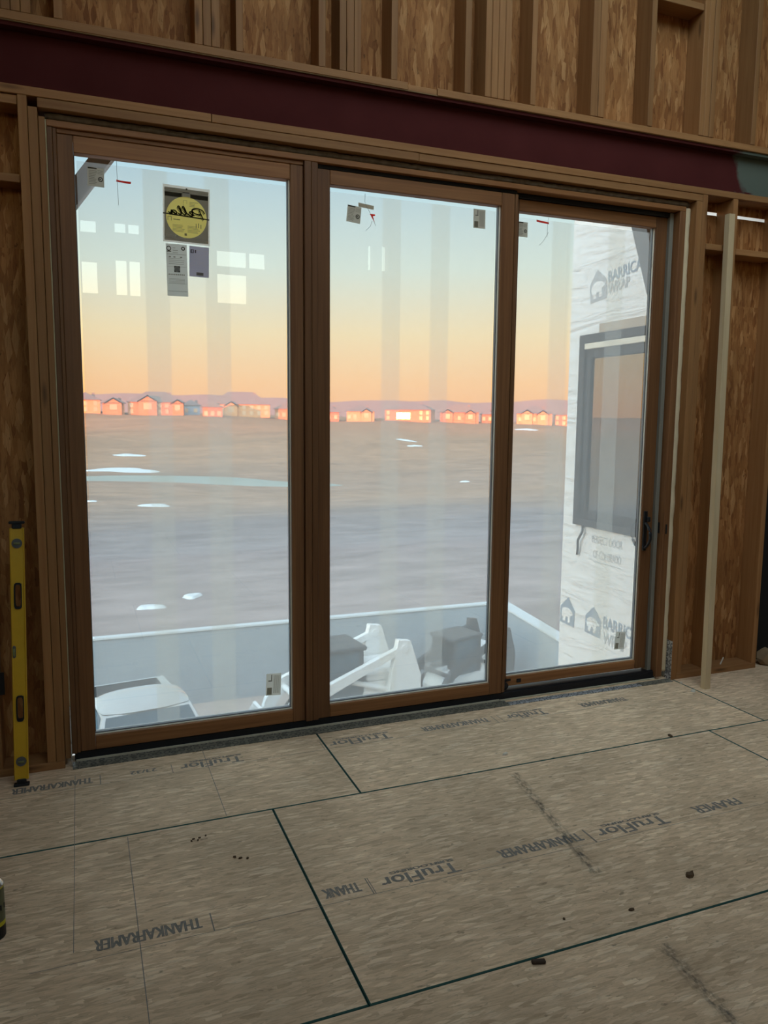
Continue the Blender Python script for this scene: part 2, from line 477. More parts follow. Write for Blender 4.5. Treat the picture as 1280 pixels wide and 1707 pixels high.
# ------------------------------------------------------------------ mesh helpers
class MB:
    def __init__(self):
        self.v, self.f, self.mi = [], [], []
    def add(self, vs_, fs_, mi=0):
        o = len(self.v)
        self.v += [tuple(p) for p in vs_]
        self.f += [tuple(i + o for i in q) for q in fs_]
        self.mi += [mi] * len(fs_)
        return self
    def box(self, a, b, mi=0):
        (x0, y0, z0), (x1, y1, z1) = a, b
        return self.add([(x0, y0, z0), (x1, y0, z0), (x1, y1, z0), (x0, y1, z0), (x0, y0, z1), (x1, y0, z1), (x1, y1, z1), (x0, y1, z1)],
                        [(3, 2, 1, 0), (4, 5, 6, 7), (0, 1, 5, 4), (1, 2, 6, 5), (2, 3, 7, 6), (3, 0, 4, 7)], mi)
    def cbox(self, a, b, c=.003, mi=0):
        """box with chamfered edges"""
        bm = bmesh.new()
        bmesh.ops.create_cube(bm, size=1)
        for w in bm.verts:
            w.co = Vector([(a[i] + b[i]) / 2 + w.co[i] * (b[i] - a[i]) for i in range(3)])
        bmesh.ops.bevel(bm, geom=bm.edges[:], offset=c, segments=1, affect='EDGES')
        bm.verts.index_update()
        self.add([w.co[:] for w in bm.verts], [[w.index for w in q.verts] for q in bm.faces], mi)
        bm.free()
        return self
    def prism(self, poly, axis, d0, d1, mi=0):
        """poly: 2-D outline, extruded along axis; 'x': (y,z), 'y': (x,z), 'z': (x,y)"""
        n = len(poly)
        def P(q, d):
            return {'x': (d, q[0], q[1]), 'y': (q[0], d, q[1]), 'z': (q[0], q[1], d)}[axis]
        vs_ = [P(q, d0) for q in poly] + [P(q, d1) for q in poly]
        fs_ = [tuple(range(n))[::-1], tuple(range(n, 2 * n))] + [(i, (i + 1) % n, n + (i + 1) % n, n + i) for i in range(n)]
        return self.add(vs_, fs_, mi)
    def tube(self, pts, rad, seg=8, mi=0):
        pts = [Vector(p) for p in pts]
        rs = rad if isinstance(rad, (list, tuple)) else [rad] * len(pts)
        vs_, fs_ = [], []
        for i, p in enumerate(pts):
            t = (pts[min(i + 1, len(pts) - 1)] - pts[max(i - 1, 0)]).normalized()
            a = t.cross(Vector((0, 0, 1)))
            if abs(t.z) > .9:
                a = t.cross(Vector((0, 1, 0)))
            a.normalize()
            b = t.cross(a)
            for k in range(seg):
                th = 2 * pi * k / seg
                vs_.append(p + (a * cos(th) + b * sin(th)) * rs[i])
        for i in range(len(pts) - 1):
            for k in range(seg):
                fs_.append((i * seg + k, i * seg + (k + 1) % seg, (i + 1) * seg + (k + 1) % seg, (i + 1) * seg + k))
        fs_.append(tuple(range(seg))[::-1])
        fs_.append(tuple(range((len(pts) - 1) * seg, len(pts) * seg)))
        return self.add(vs_, fs_, mi)
    def lathe(self, prof, c, axis='z', seg=24, mi=0):
        vs_, fs_ = [], []
        for r_, h_ in prof:
            for k in range(seg):
                th = 2 * pi * k / seg
                a, b = r_ * cos(th), r_ * sin(th)
                q = {'z': (a, b, h_), 'y': (a, h_, b), 'x': (h_, a, b)}[axis]
                vs_.append((c[0] + q[0], c[1] + q[1], c[2] + q[2]))
        n = len(prof)
        for i in range(n - 1):
            for k in range(seg):
                fs_.append((i * seg + k, i * seg + (k + 1) % seg, (i + 1) * seg + (k + 1) % seg, (i + 1) * seg + k))
        fs_.append(tuple(range(seg))[::-1])
        fs_.append(tuple(range((n - 1) * seg, n * seg)))
        return self.add(vs_, fs_, mi)
    def build(self, name, mats, parent=None, smooth=False):
        me = bpy.data.meshes.new(name)
        me.from_pydata(self.v, [], self.f)
        if not isinstance(mats, (list, tuple)):
            mats = [mats]
        for m in mats:
            me.materials.append(m)
        if len(mats) > 1:
            me.polygons.foreach_set('material_index', self.mi)
        if smooth:
            me.polygons.foreach_set('use_smooth', [True] * len(me.polygons))
        bm = bmesh.new(); bm.from_mesh(me)
        bmesh.ops.recalc_face_normals(bm, faces=bm.faces[:])
        bm.to_mesh(me); bm.free()
        me.update()
        o = bpy.data.objects.new(name, me)
        COL.objects.link(o)
        if parent is not None:
            o.parent = parent
        return o

def B(name, a, b, mat, parent=None, c=.0025):
    m = MB()
    if c:
        m.cbox(a, b, c)
    else:
        m.box(a, b)
    return m.build(name, mat, parent)

def empty(name, loc=(0, 0, 0), rz=0.0, parent=None):
    o = bpy.data.objects.new(name, None)
    o.empty_display_size = .1
    COL.objects.link(o)
    o.location = loc
    o.rotation_euler = (0, 0, rz)
    if parent is not None:
        o.parent = parent
    return o

def tag(o, label, cat, group=None):
    o['label'] = label
    o['category'] = cat
    if group:
        o['group'] = group
    return o

def struct(o, label=None):
    o['kind'] = 'structure'
    if label:
        o['label'] = label
    return o

def text_mesh(body, size, shear=0.0, bold=0.0, align='CENTER', space=1.0):
    cu = bpy.data.curves.new('lettering', 'FONT')
    cu.body = body
    cu.size = size
    cu.shear = shear
    cu.offset = bold
    cu.space_character = space
    cu.align_x = align
    cu.resolution_u = 3
    o = bpy.data.objects.new('lettering', cu)
    COL.objects.link(o)
    bpy.context.view_layer.update()
    me = bpy.data.meshes.new_from_object(o.evaluated_get(bpy.context.evaluated_depsgraph_get()))
    bpy.data.objects.remove(o)
    vs_ = [v.co.copy() for v in me.vertices]
    fs_ = [tuple(p.vertices) for p in me.polygons]
    bpy.data.meshes.remove(me)
    return vs_, fs_

def lettering(name, body, mat, parent, place, width=None, height=None, thick=0.0, **kw):
    """flat lettering; place maps the text plane (u to the right, v up) to world"""
    vs_, fs_ = text_mesh(body, 1.0, **kw)
    if not vs_:
        return None
    x0 = min(v.x for v in vs_); x1 = max(v.x for v in vs_)
    y0 = min(v.y for v in vs_); y1 = max(v.y for v in vs_)
    sx_ = (width / (x1 - x0)) if width else None
    sy_ = (height / (y1 - y0)) if height else None
    sx_ = sx_ or sy_
    sy_ = sy_ or sx_
    m = MB()
    m.add([place((v.x - (x0 + x1) / 2) * sx_, (v.y - (y0 + y1) / 2) * sy_) for v in vs_], fs_)
    o = m.build(name, mat, parent)
    return o

# ------------------------------------------------------------------ terrain
PROF = [(-600, 22), (-260, 20), (-150, 16.5), (-70, 5), (-25, -.6), (-9, -.6), (-1, -4.6), (12.95, -4.6), (13.05, -3.12), (20, -3.6), (40, -5.2), (80, -6.0),  # rise behind the viewer is unseen, added to block the low sun
        (130, -5.0), (190, -2.0), (235, 1.2), (262, 2.4), (340, 3.2), (520, -6), (900, -10)]
def terrain(x, y):
    z = PROF[-1][1]
    for (a, za), (b, zb) in zip(PROF, PROF[1:]):
        if y <= b:
            t = max(0.0, (y - a) / (b - a))
            if b - a > 5:
                t = t * t * (3 - 2 * t) * .4 + t * .6
            z = za + (zb - za) * t
            break
    if y > 14:
        k = min(1.0, (y - 14) / 60)
        z += k * (.55 * sin(x * .045 + y * .03) + .35 * sin(x * .11 - y * .07 + 1.3))
        if y > 150:
            z -= min(1, (y - 150) / 80) * max(0.0, min(x, 200) - 40) * .019
    return z

def build_ground():
    ys = [-600, -400, -260, -200, -150, -110, -70, -45, -25, -15, -9, -5, -1, .1, 2, 5, 8, 11, 12.9, 13.06, 14, 15.5, 17]
    y = 17.0
    while y < 300:
        y *= 1.04
        ys.append(y)
    ys += [320, 350, 400, 460, 520, 700, 900]
    xs = []
    x = 0.0
    while x < 60:
        xs.append(x); x += 1.5
    while x < 420:
        xs.append(x); x *= 1.05
    xs += [500, 700]
    xs = sorted(set([-q for q in xs] + xs))
    m = MB()
    vs_ = [(x, y, terrain(x, y)) for y in ys for x in xs]
    n = len(xs)
    fs_ = [(j * n + i, j * n + i + 1, (j + 1) * n + i + 1, (j + 1) * n + i) for j in range(len(ys) - 1) for i in range(n - 1)]
    m.add(vs_, fs_)
    o = m.build('ground', M_ground, None, True)
    struct(o, 'dry winter grassland rolling away towards the far houses')
    m = MB()
    m.box((-14, .16, -4.64), (10.2, 12.84, -4.585))
    struct(m.build('yard_ground', M_yard), 'frozen dirt yard below the door')
build_ground()

# ------------------------------------------------------------------ room shell
XL, XR, YB, ZC = -5.6, 8.0, -7.6, 5.6
Y_A = -0.7323
ROW = 1.2065
fl = MB().box((XL, YB, -.32), (XR, .15, -.028)).build('floor', M_sheet)
struct(fl, 'strand board subfloor laid in long sheets')

def sub_panel(x0, x1, y0, y1):
    g, c, t = .0018, .0035, .026
    m = MB()
    x0 += g; x1 -= g; y0 += g; y1 -= g
    vs_ = [(x0, y0, -t), (x1, y0, -t), (x1, y1, -t), (x0, y1, -t),
           (x0, y0, -c), (x1, y0, -c), (x1, y1, -c), (x0, y1, -c),
           (x0 + c, y0 + c, 0), (x1 - c, y0 + c, 0), (x1 - c, y1 - c, 0), (x0 + c, y1 - c, 0)]
    side = [(i, (i + 1) % 4, 4 + (i + 1) % 4, 4 + i) for i in range(4)] + [(4 + i, 4 + (i + 1) % 4, 8 + (i + 1) % 4, 8 + i) for i in range(4)]
    m.add(vs_, [(3, 2, 1, 0)] + side, 1)
    m.add([vs_[8], vs_[9], vs_[10], vs_[11]], [(0, 1, 2, 3)], 0)
    return m.build('subfloor_panel', [M_floor, M_green], fl)

rows = [(Y_A, .145, 1.131), (Y_A - ROW, Y_A, .7239), (Y_A - 2 * ROW, Y_A - ROW, .40), (Y_A - 3 * ROW, Y_A - 2 * ROW, 1.5),
        (Y_A - 4 * ROW, Y_A - 3 * ROW, .3), (YB, Y_A - 4 * ROW, 1.1)]
for y0, y1, xs_ in rows:
    x = xs_ - 2.4384 * 4
    while x < XR:
        a, b = max(x, XL), min(x + 2.4384, XR)
        if b - a > .05:
            sub_panel(a, b, y0, y1)
        x += 2.4384

# printing on the boards, read from the door side
def on_floor(x, y):
    return lambda u, v: (x - u, y - v, .0006)
def fprint(body, x0, x1, y, h, bold=0.0):
    for k, dx in enumerate((-.0022, .0022) if bold else (0.0,)):
        lettering('print', body, M_ink, fl, (lambda u, v, dx=dx, k=k: ((x0 + x1) / 2 - u + dx, y - v, .0006 + .0004 * k)), width=x1 - x0, height=h)
def fline(x0, y0, x1, y1, w=.004, mat=None):
    d = Vector((x1 - x0, y1 - y0, 0)); n_ = Vector((-d.y, d.x, 0)).normalized() * w / 2
    m = MB()
    a, b = Vector((x0, y0, .0005)), Vector((x1, y1, .0005))
    m.add([a - n_, b - n_, b + n_, a + n_], [(0, 1, 2, 3)])
    m.build('print', mat or M_ink, fl)
for seq, y in (([(-.34, .0, 'T'), (.40, .70, 'F'), (1.155, 1.497, 'F'), (1.687, 2.099, 'T'), (2.212, 2.469, 'F'), (2.72, 3.05, 't')], -.175),
               ([(-.012, .323, 'T'), (.752, .888, 'h'), (.971, 1.282, 'F'), (1.468, 1.846, 'T'), (1.925, 2.274, 'F'), (2.439, 2.69, 'f')], -1.392)):
    for x0, x1, k in seq:
        if k in 'Tthf':
            fprint({'h': 'THANK', 'f': 'FRAMER'}.get(k, 'THANKAFRAMER'), x0, x1, y, .056, bold=.014)
            if k in 'Th':
                fline(x1 + .035, y - .06, x1 + .035, y + .04, .004)
        else:
            fprint('TruFlor', x0, x1, y - .012, .064, bold=.022)
            fprint('SUBFLOORING', x0 + .05, x1, y + .036, .016, bold=.012)
            fline(x0 - .04, y - .06, x0 - .04, y + .04, .003)
fprint('23/32', .17, .29, -.165, .035, bold=.012)
fline(-.5, -.232, 2.9, -.232, .0022)
fline(-.2, -1.452, 2.9, -1.452, .0022)
fline(.527, .0, .527, -.72, .0028)
fline(-.075, -.1, -.075, -1.4, .0022)
fline(.124, -.75, .124, -1.9, .0028)

# a smeared blue chalk line across two boards: a thin dust film, denser along its middle
def mat_smear():
    m, nt, out = new_mat('blue_chalk_dust')
    t = nt.nodes.new('ShaderNodeTexCoord')
    s_ = nt.nodes.new('ShaderNodeSeparateXYZ'); lk(nt, t.outputs['Object'], s_.inputs[0])
    n = nd(nt, 'TexNoise', i_Scale=1.0, i_Detail=5.0, i_Roughness=.65)
    lk(nt, mapping(nt, t.outputs['Object'], 0, (55, 22, 1)), n.inputs['Vector'])
    e = math_n(nt, 'SUBTRACT', 1.0, math_n(nt, 'DIVIDE', math_n(nt, 'ABSOLUTE', s_.outputs[0]), .032), True)
    k = math_n(nt, 'MULTIPLY', ramp(nt, n.outputs[0], [(.42, 0.0), (.64, 1.0)]), math_n(nt, 'MULTIPLY', e, 1.3, True))
    k = math_n(nt, 'MULTIPLY', k, .62)
    tr = nd(nt, 'BsdfTransparent')
    df = nd(nt, 'BsdfDiffuse'); df.inputs[0].default_value = (.11, .12, .115, 1)
    mx = nt.nodes.new('ShaderNodeMixShader')
    lk(nt, k, mx.inputs[0]); lk(nt, tr.outputs[0], mx.inputs[1]); lk(nt, df.outputs[0], mx.inputs[2])
    lk(nt, mx.outputs[0], out.inputs[0])
    return m
M_smear = mat_smear()
for (xa, ya, xb, yb) in ((1.885, -.80, 1.745, -1.63), (1.70, -2.03, 1.62, -2.75)):
    L_ = sqrt((xb - xa) ** 2 + (yb - ya) ** 2)
    o = MB().add([(-.035, 0, 0), (.035, 0, 0), (.035, L_, 0), (-.035, L_, 0)], [(0, 1, 2, 3)]).build('chalk_smear', M_smear, fl)
    o.location = (xa, ya, .0016)
    o.rotation_euler = (0, 0, math.atan2(-(xb - xa), yb - ya))

# ---- front wall with its studs
TH = .14
wf = struct(empty('wall_front'), 'framed wall of pine studs and strand board around the sliding door')
# strand board sheathing behind the studs
def osb(x0, x1, z0, z1, y=TH, parent=wf):
    return B('sheathing_panel', (x0, y, z0), (x1, y + .011, z1), M_osb, parent, 0)
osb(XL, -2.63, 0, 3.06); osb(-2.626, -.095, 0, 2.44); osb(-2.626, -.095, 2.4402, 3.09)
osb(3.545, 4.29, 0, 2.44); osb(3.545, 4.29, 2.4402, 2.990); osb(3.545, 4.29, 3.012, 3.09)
B('gap_shade_sheet', (4.2902, TH, 0), (4.62, TH + .008, 3.35), mat_plain('gap_shade_black', (.012, .010, .009), .9), wf, 0)  # black sheet painted in for the deep shade past the last stud
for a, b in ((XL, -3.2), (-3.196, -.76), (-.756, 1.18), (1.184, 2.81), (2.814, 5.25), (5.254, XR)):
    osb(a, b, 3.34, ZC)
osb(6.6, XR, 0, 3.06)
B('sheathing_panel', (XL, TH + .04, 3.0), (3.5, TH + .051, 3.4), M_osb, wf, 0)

def stud(x0, x1, z0, z1, y0=0.0, y1=TH, mat=None, name='stud'):
    return B(name, (x0, y0 + random.uniform(0, .002), z0), (x1, y1 - .001, z1), mat or M_pz, wf, .002)
def plate(x0, x1, z0, z1, y0=0.0, y1=TH, name='plate'):
    return B(name, (x0, y0, z0), (x1, y1 - .001, z1), M_px, wf, .002)
# lower plates and kings
plate(XL, .632, 3.063, 3.100); plate(.634, 3.05, 3.061, 3.098, -.003); plate(3.052, XR, 3.063, 3.100)
plate(-.117, 1.7, 3.020, 3.060); plate(1.702, 3.598, 3.020, 3.060, .002)
stud(-.196, -.158, .038, 3.062); stud(-.156, -.118, .038, 3.019); stud(-.116, -.090, .038, 2.99, .018)
stud(3.553, 3.598, .0, 3.019); stud(3.600, 3.638, .038, 3.062)
stud(3.842, 3.880, .038, 3.062); stud(4.248, 4.288, .038, 3.062)
for x in (-.62, -1.03, -1.44, -1.85, -2.26, -2.66, -3.4, -4.2):
    stud(x, x + .038, .038, 3.062)
for x in (6.6, 7.0, 7.4):
    stud(x, x + .038, .038, 3.062)
plate(XL, -.118, 0, .038); plate(3.600, 4.288, 0, .038); plate(6.6, XR, 0, .038)
# blocking
plate(-.582, -.198, 2.700, 2.735, .02, TH, 'blocking'); plate(-.582, -.198, 3.022, 3.060, .01, TH, 'blocking')
plate(3.640, 3.840, 2.740, 2.776, 0, TH, 'blocking'); plate(3.882, 4.246, 2.728, 2.765, 0, TH, 'blocking')
# upper wall: sole plate and studs
plate(XL, 1.632, 3.360, 3.396, 0, TH, 'plate'); plate(1.80, XR, 3.358, 3.394, 0, TH, 'plate')
plate(1.634, 1.798, 3.360, 3.388, .004, TH, 'plate')
UP = [(-.244, -.207), (-.205, -.168), (-.166, -.127), (-.036, 0), (.564, .600), (.602, .639), (.641, .679), (.754, .788), (1.157, 1.193),
      (1.265, 1.300), (1.302, 1.340), (1.342, 1.378), (1.540, 1.574), (1.957, 1.993), (2.078, 2.114), (2.116, 2.154), (2.156, 2.194), (2.196, 2.232),
      (2.360, 2.392), (2.753, 2.800), (2.802, 2.846), (2.850, 2.868), (3.153, 3.188), (3.536, 3.572), (3.574, 3.612), (3.616, 3.652), (3.950, 3.986), (4.356, 4.392), (4.76, 4.8)]
for a, b in UP:
    stud(a, b, 3.397, ZC - .01, 0 if b - a > .03 else .03)
for k in range(8):
    stud(-.65 - k * .61, -.612 - k * .61, 3.397, ZC - .01)
plate(3.19, 3.535, 4.10, 4.137, .01, TH, 'blocking')
plate(.002, .56, 4.35, 4.388, .01, TH, 'blocking')
# steel beam over the opening: web and two flanges
bm_ = MB()
bm_.box((XL, .060, 3.100), (XR, .075, 3.356))
bm_.box((XL, .012, 3.3405), (XR, .138, 3.3565))
bm_.box((XL, .012, 3.1005), (XR, .138, 3.114))
bm_.build('steel_beam', M_beam, wf)
# packing under the sole plate
B('packing_strip', (XL, .004, 3.3568), (XR, .136, 3.3598), M_sheet, wf, 0)

# fibre insulation stuffed over the door head and foam beads down the jambs
def bead(name, mat, path, r, jit, seed, seg=7, parent=wf):
    rnd = random.Random(seed)
    pts, rs = [], []
    a, b = Vector(path[0]), Vector(path[1])
    n_ = max(12, int((b - a).length / .022))
    for i in range(n_ + 1):
        t = i / n_
        q = a.lerp(b, t)
        w = mnoise.noise(Vector((i * .21, seed, 0)))
        pts.append(q + Vector((rnd.uniform(-jit, jit), rnd.uniform(-jit, jit), rnd.uniform(-jit, jit))) * .6)
        rs.append(r * (1 + .16 * w + rnd.uniform(-.03, .03)))
    return MB().tube(pts, rs, seg).build(name, mat, parent, True)
bead('insulation_roll', M_wool, ((-.09, .05, 3.002), (3.53, .05, 3.002)), .0165, .006, 2)
bead('insulation_roll', M_wool, ((-.09, .075, 3.004), (3.53, .075, 3.004)), .018, .006, 5)
bead('foam_bead', M_foam, ((3.528, .066, .05), (3.528, .066, 2.98)), .029, .0004, 9)
bead('foam_bead', M_lfoam, ((-.0885, .038, .05), (-.0885, .038, 2.985)), .0052, .001, 14)

# flashing tape along the sill and up the jambs
def tape(a, b, mat, name='flashing_tape'):
    return B(name, a, b, mat, wf, 0)
tape((-.085, -.03, .0004), (2.33, .055, .0022), M_tape)
tape((2.33, -.028, .0004), (3.30, .02, .0026), M_foil)
tape((3.30, -.03, .0004), (3.545, .03, .0022), M_tape)
tape((3.5495, .002, .002), (3.5528, .055, .26), M_foil)
tape((3.5495, .055, .002), (3.5528, .11, .26), M_tape)
tape((-.0895, .0, .002), (-.0865, .02, .30), M_foil)

# ---- other walls
def wall_with_holes(name, axis, const, th, u0, u1, z0, z1, holes, mat):
    """holes: (u0,u1,z0,z1), not overlapping in u"""
    m = MB()
    def bx(a, b, c, d):
        if b - a < 1e-4 or d - c < 1e-4:
            return
        if axis == 'y':
            m.box((a, const, c), (b, const + th, d))
        else:
            m.box((const, a, c), (const + th, b, d))
    cur = u0
    for h in sorted(holes):
        bx(cur, h[0], z0, z1)
        bx(h[0], h[1], z0, h[2]); 
        if len(h) == 4:
            bx(h[0], h[1], h[3], z1)
        else:
            bx(h[0], h[1], h[3], h[4]); bx(h[0], h[1], h[5], z1)
        cur = h[1]
    bx(cur, u1, z0, z1)
    return struct(m.build(name, mat))
wall_with_holes('wall_back', 'y', YB - .15, .15, XL, XR, -.3, ZC,
                [(-1.7, -.3, 3.3, 5.0), (.12, .32, 3.36, 3.80, 4.17, 4.35), (.56, .71, 3.36, 3.85, 4.2, 4.35), (.74, .89, 3.36, 3.85, 4.2, 4.35),  # first opening is unseen, added to light the room
                 (1.95, 2.40, 3.34, 3.77, 3.86, 4.10), (2.42, 2.68, 3.86, 4.10), (4.28, 4.37, 3.98, 4.37), (4.51, 4.62, 3.98, 4.38)], M_sheet)
wall_with_holes('wall_left', 'x', XL - .15, .15, YB - .15, .15, -.3, ZC,
                [], M_sheet)
wall_with_holes('wall_right', 'x', XR, .15, YB - .15, 2.72, -.3, ZC, [(-4.9, -3.1, 3.2, 5.2)], M_sheet)  # unseen high opening, added to brighten the room
cl = MB()
# unseen roof openings, added above the viewer to brighten the floor
holes = [(.3, 1.9), (2.1, 3.7)]
cl.box((XL - .15, -1.0, ZC), (XR + .15, .2, ZC + .12))
cl.box((XL - .15, YB - .15, ZC), (XR + .15, -5.2, ZC + .12))
cx0 = XL - .15
for a, b in holes:
    cl.box((cx0, -5.2, ZC), (a, -1.0, ZC + .12))
    cx0 = b
cl.box((cx0, -5.2, ZC), (XR + .15, -1.0, ZC + .12))
struct(cl.build('ceiling', M_ceil))
# lower storey below the door wall
struct(B('wall_foundation', (XL - .15, .02, -4.7), (4.44, .155, -.33), M_found, None, 0), 'concrete basement wall below the door')
struct(B('trim_1', (XL - .15, .152, -.33), (3.5, .16, -.02), M_bracew, None, 0), 'rim board under the door')

# ------------------------------------------------------------------ the sliding door
dr = struct(empty('door_1', (1.71, .08, 0)), 'three panel sliding glass door in an unfinished pine frame')
dr_off = Vector((1.71, .08, 0))
def D(name, a, b, mat, parent=dr, c=.0025, off=dr_off):
    a = tuple(Vector(a) - off); b = tuple(Vector(b) - off)
    return B(name, a, b, mat, parent, c)
# frame
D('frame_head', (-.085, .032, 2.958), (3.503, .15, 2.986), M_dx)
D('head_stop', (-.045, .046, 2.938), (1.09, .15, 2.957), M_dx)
D('head_stop', (1.163, .060, 2.938), (2.33, .15, 2.957), M_black)
D('head_stop', (2.33, .092, 2.930), (3.44, .15, 2.957), M_black)
D('frame_jamb', (-.085, .032, .052), (-.062, .15, 2.957), M_dz)
D('frame_jamb', (-.0615, .040, .052), (-.046, .15, 2.957), M_dz)
D('frame_jamb', (3.458, .032, .02), (3.503, .15, 2.957), M_dz)
D('jamb_liner', (3.4295, .085, .052), (3.4575, .15, 2.957), mat_plain('grey_beige_liner', (.22, .20, .155), .6, 0, .15))
D('mullion', (1.091, .030, .052), (1.1275, .125, 2.957), M_dz)
D('mullion', (1.1295, .034, .052), (1.1625, .125, 2.957), M_dz)
D('sill', (-.075, .060, .001), (3.47, .152, .050), M_bronze, c=.004)
D('sill_track', (2.33, .064, .0505), (3.457, .080, .058), M_black)
D('sill_strip', (-.070, .052, .001), (2.30, .0595, .012), M_shim, c=.001)
D('sill_strip', (2.305, .050, .001), (3.47, .0595, .009), M_shim, c=.001)

def door_panel(x0, g0, g1, x1, yf, yb, z0, z1, zg0, zg1, strips):
    """stiles, rails, a glass sheet, spacer bars and glazing beads, the film on the outside"""
    o = Vector(((x0 + x1) / 2, (yf + yb) / 2, z0))
    p = empty('door_panel', tuple(o - dr_off), 0, dr)
    def q(name, a, b, mat, c=.0025):
        return D(name, a, b, mat, p, c, o)
    q('stile', (x0, yf, z0), (g0, yb, z1), M_dz)
    q('stile', (g1, yf, z0), (x1, yb, z1), M_dz)
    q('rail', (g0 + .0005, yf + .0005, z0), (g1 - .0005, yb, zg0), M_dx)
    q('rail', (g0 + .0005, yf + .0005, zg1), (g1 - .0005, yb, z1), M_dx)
    yg = (yf + yb) / 2
    # glazing beads (cream) and spacer bars (grey) round the glass edge
    q('glazing_bead', (g0 - .001, yg - .012, zg0 - .002), (g1 + .001, yg - .004, zg0 + .006), M_cream, .001)
    q('glazing_bead', (g1 - .006, yg - .012, zg0 + .006), (g1 + .001, yg - .004, zg1), M_cream, .001)
    q('spacer_bar', (g0, yg - .0035, zg0 + .001), (g1, yg + .014, zg0 + .0125), M_spacer, .001)
    q('spacer_bar', (g1 - .0115, yg - .0035, zg0 + .0125), (g1, yg + .014, zg1), M_spacer, .001)
    q('spacer_bar', (g0, yg + .004, zg0 + .0125), (g0 + .004, yg + .014, zg1), M_spacer, .001)
    q('outer_bead', (g0, yg + .016, zg0 + .001), (g1, yb - .001, zg0 + .012), M_white, .001)
    q('glass_pane', (g0 + .001, yg - .003, zg0 + .001), (g1 - .001, yg, zg1 - .001), M_glass, 0)
    # film on the outer face, a little short of the glass edge
    t = .022
    def sheet(name, a, b, mat, dy):
        m = MB()
        zt = zg1 - t
        m.add([Vector(v) - o for v in ((a, yg + dy, zg0 + .013), (b, yg + dy, zg0 + .013), (b, yg + dy, zt), (a, yg + dy, zt))], [(0, 1, 2, 3)])
        return m.build(name, mat, p)
    sheet('protective_film', g0 + .012, g1 - .014, M_film, .0165)
    for a, b in strips:
        sheet('film_strip', a, b, M_strip, .018)
    return p
ZG0, ZG1 = .121, 2.864
P1 = door_panel(-.0455, .0225, 1.0235, 1.090, .050, .105, .052, 2.937, ZG0, ZG1, [(.322, .434), (.607, .726)])
P2 = door_panel(1.1635, 1.2315, 2.2275, 2.310, .050, .105, .052, 2.934, ZG0, ZG1, [(1.536, 1.642), (1.821, 1.932)])
P3 = door_panel(2.297, 2.375, 3.345, 3.429, .107, .160, .066, 2.929, .125, 2.864, [(2.629, 2.756), (3.03, 3.15)])
D('interlock', (2.3105, .046, .056), (2.330, .105, 2.934), M_dz)
# rollers and slots low on the sliding panel
def in_dr(m_):
    m_.v = [tuple(Vector(v) - dr_off) for v in m_.v]
    return m_
in_dr(MB().lathe([(.002, 0), (.021, 0), (.023, .004), (.023, .018), (.019, .022), (.002, .022)], (2.355, .080, .078), 'y', 18)).build('roller', M_black, dr, False)
D('roller_slot', (2.345, .103, .098), (2.405, .1068, .112), M_black, c=0)
D('roller_slot', (2.448, .103, .083), (2.478, .1068, .106), M_black, c=0)
# lever pull on the right stile, inside and outside, and the strike on the jamb
hm = MB()
hm.cbox((3.352, .094, .855), (3.380, .1066, 1.112), .003)
in_dr(hm).build('handle_plate', M_black, dr)
hp = []
for i in range(13):
    t = i / 12
    hp.append((3.360 - .004 * sin(pi * t), .092 - .058 * sin(pi * t) ** .7, .872 + t * .165))
in_dr(MB().tube(hp, [.008 + .002 * sin(pi * i / 12) for i in range(13)], 10)).build('handle_pull', M_black, dr, True)
hm = MB(); hm.cbox((3.368, .070, 1.045), (3.384, .094, 1.075), .003)
in_dr(hm).build('lock_lever', M_black, dr)
hp = []
for i in range(13):
    t = i / 12
    hp.append((3.375, .163 + .075 * sin(pi * t) ** .7, .86 + t * .20))
in_dr(MB().tube(hp, .009, 10)).build('outside_pull', M_black, dr, True)
D('strike_plate', (3.4572, .07, .968), (3.4600, .10, 1.038), M_black, c=0)
D('strike_plate', (3.470, .029, .968), (3.482, .033, 1.03), M_black, c=0)

# ------------------------------------------------------------------ labels and tags stuck on the glass
def on_glass(yf, x, z, mirror=False, rot=0.0):
    s_ = -1 if mirror else 1
    def f(u, v):
        u2_, v2_ = u * cos(rot) - v * sin(rot), u * sin(rot) + v * cos(rot)
        return (s_ * u2_, 0, v2_)
    return f
def sticker(name, x0, z1, x1, z0, yf, mat, label, draw, rot=0.0, cat='sticker'):
    cx_, cz_ = (x0 + x1) / 2, (z0 + z1) / 2
    w, h_ = (x1 - x0), (z1 - z0)
    m = MB().box((-w / 2, -.0003, -h_ / 2), (w / 2, .0003, h_ / 2))
    o = m.build(name, mat)
    o.location = (cx_, yf, cz_)
    o.rotation_euler = (0, rot, 0)
    tag(o, label, cat)
    draw(o, w, h_)
    return o
def rects(o, name, lst, w, h_, mat, lift=.0008):
    """lst of (u0,v0,u1,v1) as fractions of the sticker, origin lower left"""
    m = MB()
    for a, b, c, d in lst:
        m.add([((a - .5) * w, -lift, (b - .5) * h_), ((c - .5) * w, -lift, (b - .5) * h_), ((c - .5) * w, -lift, (d - .5) * h_), ((a - .5) * w, -lift, (d - .5) * h_)], [(0, 1, 2, 3)])
    q = m.build(name, mat, o)
    q['kind'] = 'stuff'
    return q
